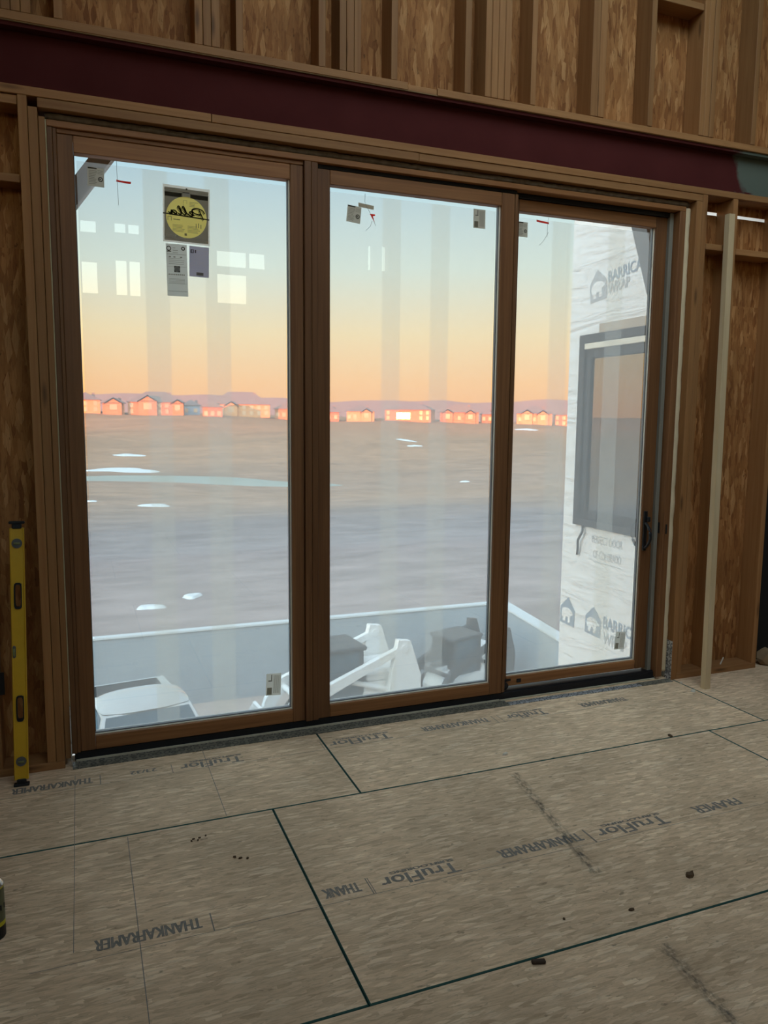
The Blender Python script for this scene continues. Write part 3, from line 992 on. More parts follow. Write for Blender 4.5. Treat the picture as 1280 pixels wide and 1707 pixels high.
def disc(o, name, u, v, r_, w, h_, mat, lift=.0008, r_in=0.0, n_=32):
    m = MB()
    cx_, cz_ = (u - .5) * w, (v - .5) * h_
    if r_in:
        vs_ = [(cx_ + cos(2 * pi * i / n_) * q, -lift, cz_ + sin(2 * pi * i / n_) * q) for q in (r_, r_in) for i in range(n_)]
        m.add(vs_, [(i, (i + 1) % n_, n_ + (i + 1) % n_, n_ + i) for i in range(n_)])
    else:
        m.add([(cx_ + cos(2 * pi * i / n_) * r_, -lift, cz_ + sin(2 * pi * i / n_) * r_) for i in range(n_)], [tuple(range(n_))])
    return m.build(name, mat, o)
def strokes(o, name, lines, mat, wd, lift):
    m = MB()
    for pts in lines:
        for (a, b), (c, d) in zip(pts, pts[1:]):
            v = Vector((c - a, d - b))
            if v.length < 1e-6:
                continue
            t = v.normalized() * wd * .3
            n_ = Vector((-v.y, v.x)).normalized() * wd / 2
            m.add([(a - t.x - n_.x, -lift, b - t.y - n_.y), (c + t.x - n_.x, -lift, d + t.y - n_.y), (c + t.x + n_.x, -lift, d + t.y + n_.y), (a - t.x + n_.x, -lift, b - t.y + n_.y)], [(0, 1, 2, 3)])
    q = m.build(name, mat, o)
    q['kind'] = 'stuff'
    return q

def script_word():
    """flowing script, seen from behind (mirrored): P e l l a"""
    L = []
    def curve(pts, n_=10):
        out = []
        P_ = [Vector(p) for p in pts]
        P_ = [P_[0]] + P_ + [P_[-1]]
        for i in range(1, len(P_) - 2):
            for k in range(n_):
                t = k / n_
                a, b, c, d = P_[i - 1], P_[i], P_[i + 1], P_[i + 2]
                out.append(.5 * ((2 * b) + (c - a) * t + (2 * a - 5 * b + 4 * c - d) * t * t + (3 * b - a - 3 * c + d) * t ** 3))
        out.append(P_[-2])
        return [(q.x, q.y) for q in out]
    L.append(curve([(.10, -.55), (.28, .05), (.42, .50)]))                                   # P stem
    L.append(curve([(.02, .18), (.20, .52), (.62, .66), (.92, .44), (.78, .10), (.45, -.02), (.30, .02)]))
    L.append(curve([(.78, -.18), (1.0, -.05), (1.10, .16), (.95, .18), (.86, -.12), (1.02, -.26), (1.25, -.10)]))   # e
    L.append(curve([(1.25, -.10), (1.50, .35), (1.62, .62), (1.52, .66), (1.36, .10), (1.42, -.22), (1.58, -.12)]))   # l
    L.append(curve([(1.58, -.12), (1.83, .35), (1.95, .62), (1.85, .66), (1.69, .10), (1.75, -.22), (1.92, -.12)]))   # l
    L.append(curve([(2.40, .12), (2.18, .16), (2.02, -.08), (2.12, -.22), (2.32, -.02), (2.42, .14), (2.36, -.14), (2.46, -.22), (2.62, -.08)]))  # a
    return L

def draw_big(o, w, h_):
    n_ = 48
    cz_, rr = -.04 * h_, w * .435
    circ = [(cos(2 * pi * i / n_) * rr, cz_ + sin(2 * pi * i / n_) * rr) for i in range(n_)]
    sq = []
    for i in range(n_):
        c_, s2_ = cos(2 * pi * i / n_), sin(2 * pi * i / n_)
        k = min(.47 * w / max(1e-6, abs(c_)), (.455 * h_ - cz_ if s2_ > 0 else .47 * h_ + cz_) / max(1e-6, abs(s2_)))
        sq.append((c_ * k, cz_ + s2_ * k))
    for a_, b_ in ((.47, .455), (-.47, .455), (-.47, -.47), (.47, -.47)):
        i = min(range(n_), key=lambda q: (sq[q][0] - a_ * w) ** 2 + (sq[q][1] - b_ * h_) ** 2)
        sq[i] = (a_ * w, b_ * h_)
    mm = MB()
    mm.add([(x, -.0006, z) for x, z in circ + sq], [(i, (i + 1) % n_, n_ + (i + 1) % n_, n_ + i) for i in range(n_)])
    mm.build('dark_border', M_stk_m, o)
    rects(o, 'pale_band', [(.03, .075, .97, .10), (.03, .885, .97, .905), (.42, .80, .56, .90), (.05, .10, .28, .135)], w, h_, M_stk_g, .0008)
    rects(o, 'black_band', [(.04, .80, .40, .875), (.58, .80, .96, .875)], w, h_, M_stk_k, .0009)
    disc(o, 'yellow_disc', .5, .46, w * .435, w, h_, M_stk_y, .0010, n_=48)
    fine = []
    rnd = random.Random(4)
    for i in range(6):
        fine.append((.20, .31 - i * .022, .20 + rnd.uniform(.2, .26), .316 - i * .022))
        fine.append((.52, .31 - i * .022, .52 + rnd.uniform(.2, .28), .316 - i * .022))
    for i in range(4):
        fine.append((.56, .66 + i * .024, .56 + rnd.uniform(.10, .20), .667 + i * .024))
    fine += [(.455, .14, .505, .18), (.10, .38, .11, .45), (.17, .38, .18, .45), (.10, .445, .18, .452), (.22, .40, .36, .415), (.43, .70, .435, .76), (.50, .70, .505, .76), (.43, .755, .505, .76), (.43, .62, .435, .69), (.70, .30, .715, .37), (.75, .30, .765, .38), (.80, .29, .815, .36)]
    rects(o, 'fine_print', fine, w, h_, M_stk_m, .0012)
    s_ = w * .80 / 2.7
    L = [[((1.32 - a) * s_, b * s_ * .62 + .010) for a, b in ln] for ln in script_word()]
    strokes(o, 'script_lettering', L, M_stk_k, .0056, .0013)
    strokes(o, 'script_lettering', [[((p[0] - .004), p[1] - .006) for p in ln] for ln in L], M_stk_m, .003, .00125)
    strokes(o, 'bar', [[(-w * .49, -h_ * .005), (w * .48, -h_ * .035)]], M_stk_k, .006, .0014)
    disc(o, 'pin', .5, .955, .0045, w, h_, M_stk_k, .0012, n_=12)

def draw_white(o, w, h_):
    rnd = random.Random(2)
    ls = [(.04, .80, .96, .806), (.04, .565, .96, .568), (.04, .09, .98, .096), (.04, .24, .96, .243)]
    for i in range(3):
        ls += [(.32, .83 + i * .045, .32 + rnd.uniform(.12, .25), .838 + i * .045)]
    for i in range(5):
        ls += [(.10, .33 - i * .022, .86, .334 - i * .022)]
    for i in range(4):
        ls += [(.10, .72 - i * .035, rnd.uniform(.7, .9), .726 - i * .035)]
    for i in range(9):
        ls += [(.08 + i * .09, .405, .14 + i * .09, .425)]
    for u in (.12, .34, .66):
        ls += [(u, .74, u + .10, .762)]
    rects(o, 'fine_print', ls, w, h_, M_stk_m)
    rects(o, 'logo_block', [(.36, .46, .64, .58)], w, h_, M_stk_k, .0009)
    disc(o, 'logo_ring', .50, .52, w * .135, w, h_, M_stk_p, .0010)
    disc(o, 'seal', .13, .91, w * .115, w, h_, M_stk_k, .0009, w * .075)
    rects(o, 'seal_base', [(.03, .845, .24, .865)], w, h_, M_stk_k, .0009)
    disc(o, 'seal', .82, .92, w * .10, w, h_, M_stk_k, .0009, w * .05, 8)

def draw_lilac(o, w, h_):
    ls = [(.05, .87, .95, .878)] + [(.10 + .0 * i, .72 - i * .045, .9, .725 - i * .045) for i in range(9)]
    rects(o, 'fine_print', ls, w, h_, M_stk_g)
    rects(o, 'logo_block', [(.06, .77, .12, .88), (.06, .77, .22, .79), (.06, .87, .22, .89), (.17, .77, .22, .89), (.28, .78, .34, .88)], w, h_, M_stk_k, .0009)
    rects(o, 'grey_block', [(.36, .05, .72, .15)], w, h_, M_stk_m, .0009)

def draw_text_label(o, w, h_):
    rnd = random.Random(6)
    ls = [(.04, .90, .55, .96)]
    for i in range(9):
        ls.append((.08, .80 - i * .085, .08 + rnd.uniform(.34, .52), .825 - i * .085))
    for i in range(3):
        ls.append((.60, .84 - i * .08, .92, .86 - i * .08))
    rects(o, 'fine_print', ls, w, h_, M_stk_m)
    rects(o, 'heading_bar', [(.02, .93, .56, .985)], w, h_, M_stk_k, .0009)
    disc(o, 'seal', .78, .40, w * .15, w, h_, M_stk_k, .0009, w * .09, 20)
    disc(o, 'seal_core', .76, .40, w * .05, w, h_, M_stk_k, .0009, 0, 8)

def draw_barcode_label(o, w, h_):
    rects(o, 'corner_mark', [(.33, .70, .38, .95), (.14, .65, .40, .69)], w, h_, M_stk_k, .0009)
    rects(o, 'barcode', [(.08, .04, .40, .36)], w, h_, M_stk_m, .0009)
    ls = [(.50 + i * .055, .10, .52 + i * .055, .92) for i in range(8)]
    rects(o, 'fine_print', ls, w, h_, M_stk_m, .0008)

YS, YS3 = .0715, .1275
sticker('glass_sticker', .409, 2.777, .628, 2.514, YS, M_stk_d, 'large square brown sticker with a yellow disc and mirrored script on the left pane', draw_big, .02)
sticker('glass_sticker', .420, 2.508, .517, 2.265, YS, M_stk_p, 'tall white rating label hanging below the big yellow sticker', draw_white, -.01)
sticker('glass_sticker', .527, 2.505, .620, 2.362, YS, M_stk_l, 'lilac-grey label beside the tall white label under the yellow sticker', draw_lilac, .02)
sticker('glass_sticker', .079, 2.816, .151, 2.732, YS, M_stk_g, 'small grey text label over the diagonal brace in the left pane corner', draw_text_label, .02)
sticker('glass_sticker', 1.329, 2.778, 1.405, 2.694, YS, M_stk_g, 'small grey text label at the upper left of the middle pane', draw_text_label, .10)
sticker('glass_sticker', 2.063, 2.836, 2.137, 2.735, YS, M_stk_g, 'small barcode label at the upper right of the middle pane', draw_barcode_label)
sticker('glass_sticker', 2.378, 2.812, 2.444, 2.729, YS3, M_stk_g, 'small grey text label at the upper left of the right pane', draw_text_label)
sticker('glass_sticker', .881, .328, .962, .208, YS, M_stk_p, 'white barcode label low in the right corner of the left pane', draw_barcode_label, .05)
sticker('glass_sticker', 3.192, .322, 3.272, .205, YS3, M_stk_p, 'white barcode label low in the corner of the right pane', draw_barcode_label, .10)

def red_tag(loc, pieces, threads, label, beige=None):
    o = empty('red_tag', loc)
    tag(o, label, 'tag')
    for poly in pieces:
        MB().prism(poly, 'y', -.0006, .0006).build('red_tape', M_redt, o)
    for t in threads:
        MB().tube([(a, -.001, b) for a, b in t], .0009, 5).build('thread', M_thread, o)
    if beige:
        MB().prism(beige, 'y', -.0006, .0006).build('beige_tape', M_tant, o)
red_tag((.207, YS, 2.770), [[(-.003, -.006), (.060, -.010), (.062, .000), (.012, .001), (-.003, .004)]], [[(.0, .09), (.001, .0), (.003, -.11)]], 'red tape with a hanging thread beside the diagonal brace')
red_tag((1.458, YS, 2.735), [[(-.003, .012), (.026, .012), (.026, .004), (.014, .002), (.024, -.028), (.010, -.008)]],
        [[(-.03, .11), (-.032, .07), (-.02, .045), (.0, .014)], [(.018, -.02), (.03, -.045)], [(.010, -.022), (.0, -.05), (-.025, -.075)]],
        'folded red tag on a thread under beige tape in the middle pane', [(-.066, .042), (.018, .034), (.019, .054), (-.066, .062)])
red_tag((2.545, YS3, 2.822), [[(-.042, .0), (.040, -.006), (.041, .004), (-.042, .011)]], [[(.038, .03), (.030, -.02), (.032, -.08)], [(.04, -.05), (.01, -.10), (-.02, -.13)]], 'straight red tape strip near the top of the right pane')

# ------------------------------------------------------------------ things in the room
# spirit level leaning on the wall
def make_level():
    o = empty('spirit_level', (-.302, -.118, 0))
    tag(o, 'yellow spirit level standing against the wall left of the door', 'level')
    L, W, Tk = 1.215, .060, .026
    # body: two flanges and a web with two hand holes
    m = MB()
    m.cbox((-W / 2, -Tk / 2, .03), (-W / 2 + .006, Tk / 2, L - .03), .002)
    m.cbox((W / 2 - .006, -Tk / 2, .03), (W / 2, Tk / 2, L - .03), .002)
    for a, b in ((.03, .305), (.415, .821), (.931, L - .03)):
        m.box((-W / 2 + .006, -Tk * .32, a), (W / 2 - .006, Tk * .32, b))
    for a, b in ((.305, .415), (.821, .931)):
        m.box((-W / 2 + .006, -Tk * .32, a), (-.016, Tk * .32, b)); m.box((.016, -Tk * .32, a), (W / 2 - .006, Tk * .32, b))
    bd = m.build('body', M_yellow, o)
    def ring(cz, hz):
        """rounded hand-hole grip"""
        pts = []
        for i in range(24):
            th = 2 * pi * i / 24
            x, z = cos(th), sin(th)
            pts.append((.0165 * (1 if x > 0 else -1) * abs(x) ** .5, cz + hz * (1 if z > 0 else -1) * abs(z) ** .35))
        q = [(x * .72, cz + (z - cz) * .86) for x, z in pts]
        m2 = MB()
        n_ = 24
        vs_ = [(x, y, z) for (pp, y) in ((pts, -Tk / 2 - .001), (q, -Tk / 2 - .001), (q, Tk / 2 + .001), (pts, Tk / 2 + .001)) for x, z in pp]
        fs_ = [(a * n_ + i, a * n_ + (i + 1) % n_, ((a + 1) % 4) * n_ + (i + 1) % n_, ((a + 1) % 4) * n_ + i) for a in range(4) for i in range(n_)]
        m2.add(vs_, fs_)
        m2.build('hand_grip', M_black, o)
    ring(.36, .060); ring(.876, .060)
    for cz in (.115, 1.115):
        m2 = MB().lathe([(.001, -Tk / 2 - .002), (.021, -Tk / 2 - .002), (.0225, -.006), (.0225, .006), (.021, Tk / 2 + .002), (.001, Tk / 2 + .002)], (0, 0, cz), 'y', 24)
        h = m2.build('vial_housing', M_grey, o)
        MB().tube([(-.013, -Tk / 2 - .003, cz), (.013, -Tk / 2 - .003, cz)], .0055, 10).build('vial', M_vial, h, True)
    h = MB().cbox((-W / 2 - .001, -Tk / 2 - .001, .592), (-.012, Tk / 2 + .001, .650), .006).build('vial_housing', M_grey, o)
    MB().tube([(-.021, -Tk / 2 - .001, .604), (-.021, -Tk / 2 - .001, .638)], .0055, 10).build('vial', M_vial, h, True)
    for a, b in ((0, .034), (L - .034, L)):
        m2 = MB()
        m2.cbox((-W / 2 - .003, -Tk / 2 - .003, a), (W / 2 + .003, Tk / 2 + .003, a + .012 if a == 0 else b), .003)
        if a == 0:
            m2.cbox((-W / 2 + .010, -Tk / 2 - .002, a + .010), (W / 2 - .010, Tk / 2 + .002, b), .004)
        else:
            m2.v, m2.f, m2.mi = [], [], []
            m2.cbox((-W / 2 - .003, -Tk / 2 - .003, b - .012), (W / 2 + .003, Tk / 2 + .003, b), .003)
            m2.cbox((-W / 2 + .010, -Tk / 2 - .002, a), (W / 2 - .010, Tk / 2 + .002, b - .010), .004)
        m2.build('end_cap', M_black, o)
    o.rotation_euler = (radians(-4.6), radians(1.2), 0)
    return o
make_level()

# pale batten leaning on the right-hand studs
def batten():
    a = Vector((3.650, -.200, .0)); b = Vector((3.788, -.030, 2.955))
    d = b - a
    m = MB()
    w, t = .022, .019
    def ring(p):
        return [(p.x - w, p.y - t, p.z), (p.x + w, p.y - t, p.z), (p.x + w, p.y + t, p.z), (p.x - w, p.y + t, p.z)]
    m.add([tuple(Vector(q) - a) for q in ring(a) + ring(b)], [(3, 2, 1, 0), (4, 5, 6, 7), (0, 1, 5, 4), (1, 2, 6, 5), (2, 3, 7, 6), (3, 0, 4, 7)])
    o = m.build('batten', M_clean)
    o.location = a
    tag(o, 'long pale timber batten leaning against the studs right of the door', 'board')
batten()

# foam can at the left edge
def can():
    o = empty('foam_can', (-.314, -1.225, 0))
    tag(o, 'foam spray can with yellow trim standing on the floor', 'spray can')
    r_ = .034
    MB().lathe([(.028, 0), (r_ - .002, .001), (r_, .005), (r_, .045), (.001, .045)], (0, 0, 0), 'z', 28).build('base_band', M_black, o, False)
    MB().lathe([(.001, .0455), (r_, .0455), (r_, .060), (.001, .060)], (0, 0, 0), 'z', 28).build('yellow_band', M_canyel, o)
    MB().lathe([(.001, .0605), (r_, .0605), (r_, .172), (.001, .172)], (0, 0, 0), 'z', 28).build('label', M_canlab, o)
    MB().lathe([(.001, .1725), (r_, .1725), (r_, .178), (.001, .178)], (0, 0, 0), 'z', 28).build('yellow_band', M_canyel, o)
    MB().lathe([(.001, .1785), (r_ + .001, .1785), (r_ + .0015, .181), (r_ - .001, .184), (.028, .192), (.018, .201), (.014, .203), (.001, .203)], (0, 0, 0), 'z', 28).build('shoulder', M_tin, o, True)
    MB().lathe([(.001, .2035), (.016, .2035), (.017, .214), (.011, .222), (.009, .236), (.001, .236)], (0, 0, 0), 'z', 20).build('valve_cap', M_black, o)
    for k in range(3):
        th = -1.2 + k * .5
        MB().cbox((r_ * cos(th) - .004, r_ * sin(th) - .004, .10), (r_ * cos(th) + .001, r_ * sin(th) + .002, .118), .001).build('print', M_black, o)
can()

# outlet box on the left stud
ob = empty('outlet_box', (-.385, 0, .40))
tag(ob, 'black electrical box fixed low at the left edge', 'outlet box')
mb = MB(); mb.cbox((-.03, -.012, 0), (.0, .06, .115), .004); mb.cbox((-.05, -.014, .004), (.024, -.0125, .111), .002)
mb.build('box', M_black, ob)
stud(-.423, -.386, .038, 3.062)

# offcuts and litter
def chip(name, x, y, z, size, mat, rz, label, seed, cat='debris'):
    rnd = random.Random(seed)
    m = MB()
    n_ = 7
    top, bot = [], []
    for i in range(n_):
        th = 2 * pi * i / n_
        k = rnd.uniform(.7, 1.1)
        top.append((cos(th) * size[0] * k * .8, sin(th) * size[1] * k * .8, size[2] * rnd.uniform(.7, 1.1)))
        bot.append((cos(th) * size[0] * k, sin(th) * size[1] * k, 0))
    m.add(bot + top, [tuple(range(n_))[::-1], tuple(range(n_, 2 * n_))] + [(i, (i + 1) % n_, n_ + (i + 1) % n_, n_ + i) for i in range(n_)])
    o = m.build(name, mat)
    o.location = (x, y, z + .0008)
    o.rotation_euler = (0, 0, rz)
    tag(o, label, cat)
    return o
cb = MB().cbox((-.022, -.008, 0), (.022, .008, .011), .0025).build('wood_offcut', M_chip)
cb.location = (1.278, -1.964, .0006); cb.rotation_euler = (0, 0, -.28)
tag(cb, 'dark wooden offcut lying near the lower board seam', 'debris')
chip('wood_chip', 1.953, -.609, 0, (.022, .008, .010), M_chipw, .3, 'pale split chip lying in the middle of the floor', 1)
chip('dry_leaf', 2.066, -1.766, 0, (.024, .015, .012), M_leaf, .4, 'curled dark leaf on the floor right of the lettering', 2)
chip('wood_chip', 3.531, -.221, 0, (.020, .015, .012), M_chipw, .2, 'white foam crumb in front of the leaning batten', 3)
chip('wood_chip', 3.575, -.07, 0, (.013, .010, .010), M_chipw, .9, 'small white crumb beside the right jamb', 4)
chip('dry_leaf', 2.909, -.717, 0, (.020, .012, .006), M_leaf, 1.2, 'small brown fleck on the upper board seam at the right', 5)
chip('dry_leaf', 1.725, -1.853, 0, (.014, .009, .005), M_leaf, .1, 'brown fleck near the lower chalk smear', 6)
chip('wood_chip', 1.476, -1.813, 0, (.006, .006, .006), M_leaf, 0, 'tiny reddish crumb on the floor below the lettering', 7)
for i, (x, y) in enumerate([(.37, -.86), (.385, -.875), (.36, -.872), (.395, -.858), (.42, -.85)]):
    chip('sawdust_crumb', x, y, 0, (.006, .004, .004), M_leaf, i, 'dark crumb in the small cluster left of the green seam', 20 + i)['group'] = 'crumbs left of the seam'
for i, (x, y) in enumerate([(.52, -1.06), (.545, -1.07), (.50, -1.045)]):
    chip('bark_crumb', x, y, 0, (.009, .006, .005), M_leaf, i, 'brown crumb in the loose group beside the green seam', 30 + i)['group'] = 'crumbs beside the seam'
st = MB().tube([(4.02, .05, .040), (4.09, .095, .066)], .0045, 6).build('splinter', M_chipw)
tag(st, 'thin wood splinter lying on the right bottom plate', 'debris')
# crumpled card in the dark room beyond the last stud
def crumple(name, loc, r_, mat, label, seed):
    rnd = random.Random(seed)
    bm = bmesh.new()
    bmesh.ops.create_icosphere(bm, subdivisions=2, radius=r_)
    for v in bm.verts:
        v.co *= .65 + .6 * abs(mnoise.noise(v.co * (3.1 / r_) * .5 + Vector((seed, 0, 0))))
        v.co.z = max(v.co.z, -r_ * .55)
    me = bpy.data.meshes.new(name); bm.to_mesh(me); bm.free()
    me.materials.append(mat)
    o = bpy.data.objects.new(name, me); COL.objects.link(o)
    o.location = (loc[0], loc[1], loc[2] + r_ * .56)
    tag(o, label, 'debris')
crumple('crumpled_card', (4.43, .03, 0), .085, M_card, 'crumpled brown card on the floor past the last stud', 3)

# ------------------------------------------------------------------ the wing of the house outside, in white wrap
XW, YW = 4.45, 2.56
wy0, wy1, wz0, wz1 = .95, 2.36, .69, 2.475
ww = wall_with_holes('wall_wing', 'x', XW, .15, .153, YW, -4.7, ZC, [(wy0, wy1, wz0, wz1)], M_wrap)
ww['label'] = 'outer wall of the wing covered in white printed house wrap'
struct(B('wall_wing_end', (XW + .15, YW - .15, -4.7), (XR + .15, YW, ZC), M_sheet, None, 0))
struct(B('ceiling_wing', (XW, .2, ZC), (XR + .15, YW, ZC + .1), M_ceil, None, 0))
struct(B('floor_wing', (XW + .15, .152, -.2), (XR, YW - .15, 0), M_sheet, None, 0))
struct(B('wall_wing_lining', (XW + .1505, .16, 0), (XW + .16, wy0 - .02, ZC - .02), M_sheet, None, 0))
win = struct(empty('window_1', (XW, (wy0 + wy1) / 2, wz0)), 'black framed window in the wrapped wing wall')
wo_ = Vector((XW, (wy0 + wy1) / 2, wz0))
def WB(name, a, b, mat, c=.004, parent=None):
    return B(name, tuple(Vector(a) - wo_), tuple(Vector(b) - wo_), mat, parent or win, c)
fw = .085
WB('frame_side', (XW - .035, wy1 - fw, wz0), (XW + .08, wy1, wz1), M_wfr)
WB('frame_side', (XW - .035, wy0, wz0), (XW + .08, wy0 + fw, wz1), M_wfr)
WB('frame_head', (XW - .035, wy0 + fw, wz1 - .075), (XW + .08, wy1 - fw, wz1), M_wfr)
WB('frame_sill', (XW - .035, wy0 + fw, wz0), (XW + .08, wy1 - fw, wz0 + .07), M_wfr)
WB('head_reflection', (XW - .037, wy0 + fw, wz1 - .135), (XW + .02, wy1 - fw, wz1 - .082), M_cream)  # pale bar painted in for the reflection at the window head
WB('sash_side', (XW - .012, wy1 - fw - .075, wz0 + .07), (XW + .06, wy1 - fw, wz1 - .136), M_wfr)
WB('sash_side', (XW - .012, wy0 + fw, wz0 + .07), (XW + .06, wy0 + fw + .075, wz1 - .136), M_wfr)
WB('sash_rail', (XW - .012, wy0 + fw + .075, wz1 - .22), (XW + .06, wy1 - fw - .075, wz1 - .136), M_wfr)
WB('sash_rail', (XW - .012, wy0 + fw + .075, wz0 + .07), (XW + .06, wy1 - fw - .075, wz0 + .15), M_wfr)
WB('pane', (XW + .01, wy0 + fw + .074, wz0 + .149), (XW + .016, wy1 - fw - .074, wz1 - .219), mat_glass('coated_window_glass', .30, (.55, .6, .6)), 0)

def on_wing(y, z, tilt=0.0):
    """text plane on the wing wall, read from the yard side (-x): right is -y"""
    return lambda u, v: (XW - .004, y - (u * cos(tilt) - v * sin(tilt)), z + u * sin(tilt) + v * cos(tilt))
def emblem(y, z, s, tilt=0.0, mat=M_wprint):
    """house-shaped badge with a pale four-legged animal standing in it"""
    p = on_wing(y, z, tilt)
    m = MB()
    poly = [(-.5, -.55), (.5, -.55), (.5, .15), (0, .62), (-.5, .15)]
    m.add([p(a * s, b * s) for a, b in poly], [tuple(range(5))])
    o = m.build('print', mat, ww)
    m = MB()
    body = [(-.40, -.10), (-.36, .06), (-.22, .14), (.0, .17), (.14, .16), (.26, .10), (.40, .02), (.42, -.06), (.32, -.10), (.24, -.12), (.22, -.44), (.06, -.44), (.06, -.24), (-.08, -.22), (-.12, -.44), (-.30, -.44), (-.28, -.24), (-.36, -.28)]
    q = on_wing(y, z, tilt)
    m.add([tuple(Vector(q(a * s, b * s)) + Vector((-.002, 0, 0))) for a, b in body], [tuple(range(len(body)))])
    m.build('print', M_wrap, ww)
emblem(2.02, -.20, .235, -.03)
emblem(2.43, -.20, .235, -.03)
emblem(2.15, 2.90, .24, .10, M_wfaint)
lettering('print', 'BARRICADE', M_wprint, ww, on_wing(1.56, -.17, -.02), width=.62, height=.115, bold=.02)
lettering('print', 'WRAP', M_wfaint, ww, on_wing(1.70, -.31, -.02), width=.33, height=.11, bold=.02)
lettering('print', 'BARRICADE', M_wprint, ww, on_wing(1.72, 2.985, .10), width=.58, height=.10, bold=.02)
lettering('print', 'WRAP', M_wfaint, ww, on_wing(1.86, 2.865, .10), width=.30, height=.09, bold=.02)
lettering('print', 'PERFECT DOOR', M_wfaint, ww, on_wing(1.87, .585), width=.44, height=.075)
lettering('print', 'OF COLORADO', M_wfaint, ww, on_wing(1.86, .445), width=.40, height=.075)
m = MB(); m.box((XW - .0045, 1.66, .372), (XW - .0035, 2.06, .378)); m.build('print', M_wfaint, ww)
# sheathing left bare over the window
m = MB(); m.box((XW - .003, wy0 - .1, wz1 + .002), (XW - .0005, wy1 - .25, wz1 + .085)); m.build('bare_sheathing', mat_plain('bare_board', (.50, .41, .31), .8, var=.15), ww)
cb = MB().tube([(XW - .02, 2.215, .69), (XW - .03, 2.20, .64), (XW - .04, 2.23, .58), (XW - .03, 2.27, .54), (XW - .03, 2.265, .47), (XW - .02, 2.285, .40)], .012, 8).build('cable', M_wfr, None, True)
tag(cb, 'short dark cable hanging under the black window outside', 'cable')

# diagonal braces just outside the top corners
def brace(name, x0, z0, x1, z1, y, w, t, label, mat):
    a, b = Vector((x0, z0)), Vector((x1, z1))
    d = (b - a).normalized(); n_ = Vector((-d.y, d.x)) * w / 2
    o = MB().prism([a - n_ - Vector((x0, z0)), b - n_ - Vector((x0, z0)), b + n_ - Vector((x0, z0)), a + n_ - Vector((x0, z0))], 'y', -t / 2, t / 2).build(name, mat)
    o.location = (x0, y, z0)
    tag(o, label, 'brace')
brace('knee_brace', -.115, 2.585, .335, 3.206, .42, .085, .10, 'grey diagonal brace outside the upper left corner of the door', M_brace)
brace('knee_brace', 3.86, 2.40, 3.52, 3.34, .60, .06, .14, 'dark diagonal brace outside the upper right corner of the door', M_brace)
po = MB().cbox((-.05, -.07, 0), (.07, .07, 7.6), .006).build('porch_post', M_bracew)
po.location = (-.30, .42, -4.59)
tag(po, 'brown timber post carrying the left diagonal brace outside', 'post')

# ------------------------------------------------------------------ retaining wall in the yard
rw = empty('retaining_wall', (2, 12.95, -4.6))
tag(rw, 'low concrete retaining wall with a pale cap around the yard', 'retaining wall')
def RW(name, poly, z0, z1, mat):
    MB().prism([(x - 2, y - 12.95) for x, y in poly], 'z', z0 + 4.6, z1 + 4.6).build(name, mat, rw)
RW('wall_run', [(-14, 12.84), (9.95, 12.84), (9.95, 13.08), (-14, 13.08)], -4.6, -2.95, M_conc)
RW('cap', [(-14.03, 12.81), (9.92, 12.81), (10.0, 13.0), (-14.03, 13.0)], -2.949, -2.91, M_cap)
RW('wall_run', [(9.955, 13.0), (9.70, 12.84), (9.02, 7.6), (9.26, 7.6)], -4.6, -2.95, M_conc)
RW('cap', [(9.99, 12.79), (9.66, 12.79), (8.99, 7.6), (9.30, 7.6)], -2.949, -2.91, M_cap)

# ------------------------------------------------------------------ vehicles in the yard
def wheel(parent, x, y, r_, w, name='wheel'):
    t = MB().lathe([(.06, -w / 2), (r_ * .62, -w / 2), (r_ * .9, -w / 2), (r_, -w * .3), (r_, w * .3), (r_ * .9, w / 2), (r_ * .62, w / 2), (.06, w / 2)], (x, y, r_), 'x' if parent.get('axle') == 'x' else 'y', 22).build(name, M_tire, parent)
    MB().lathe([(.02, -w / 2 - .006), (r_ * .58, -w / 2 - .006), (r_ * .58, w / 2 + .006), (.02, w / 2 + .006)], (x, y, r_), 'x' if parent.get('axle') == 'x' else 'y', 18).build('rim', M_tin, t)

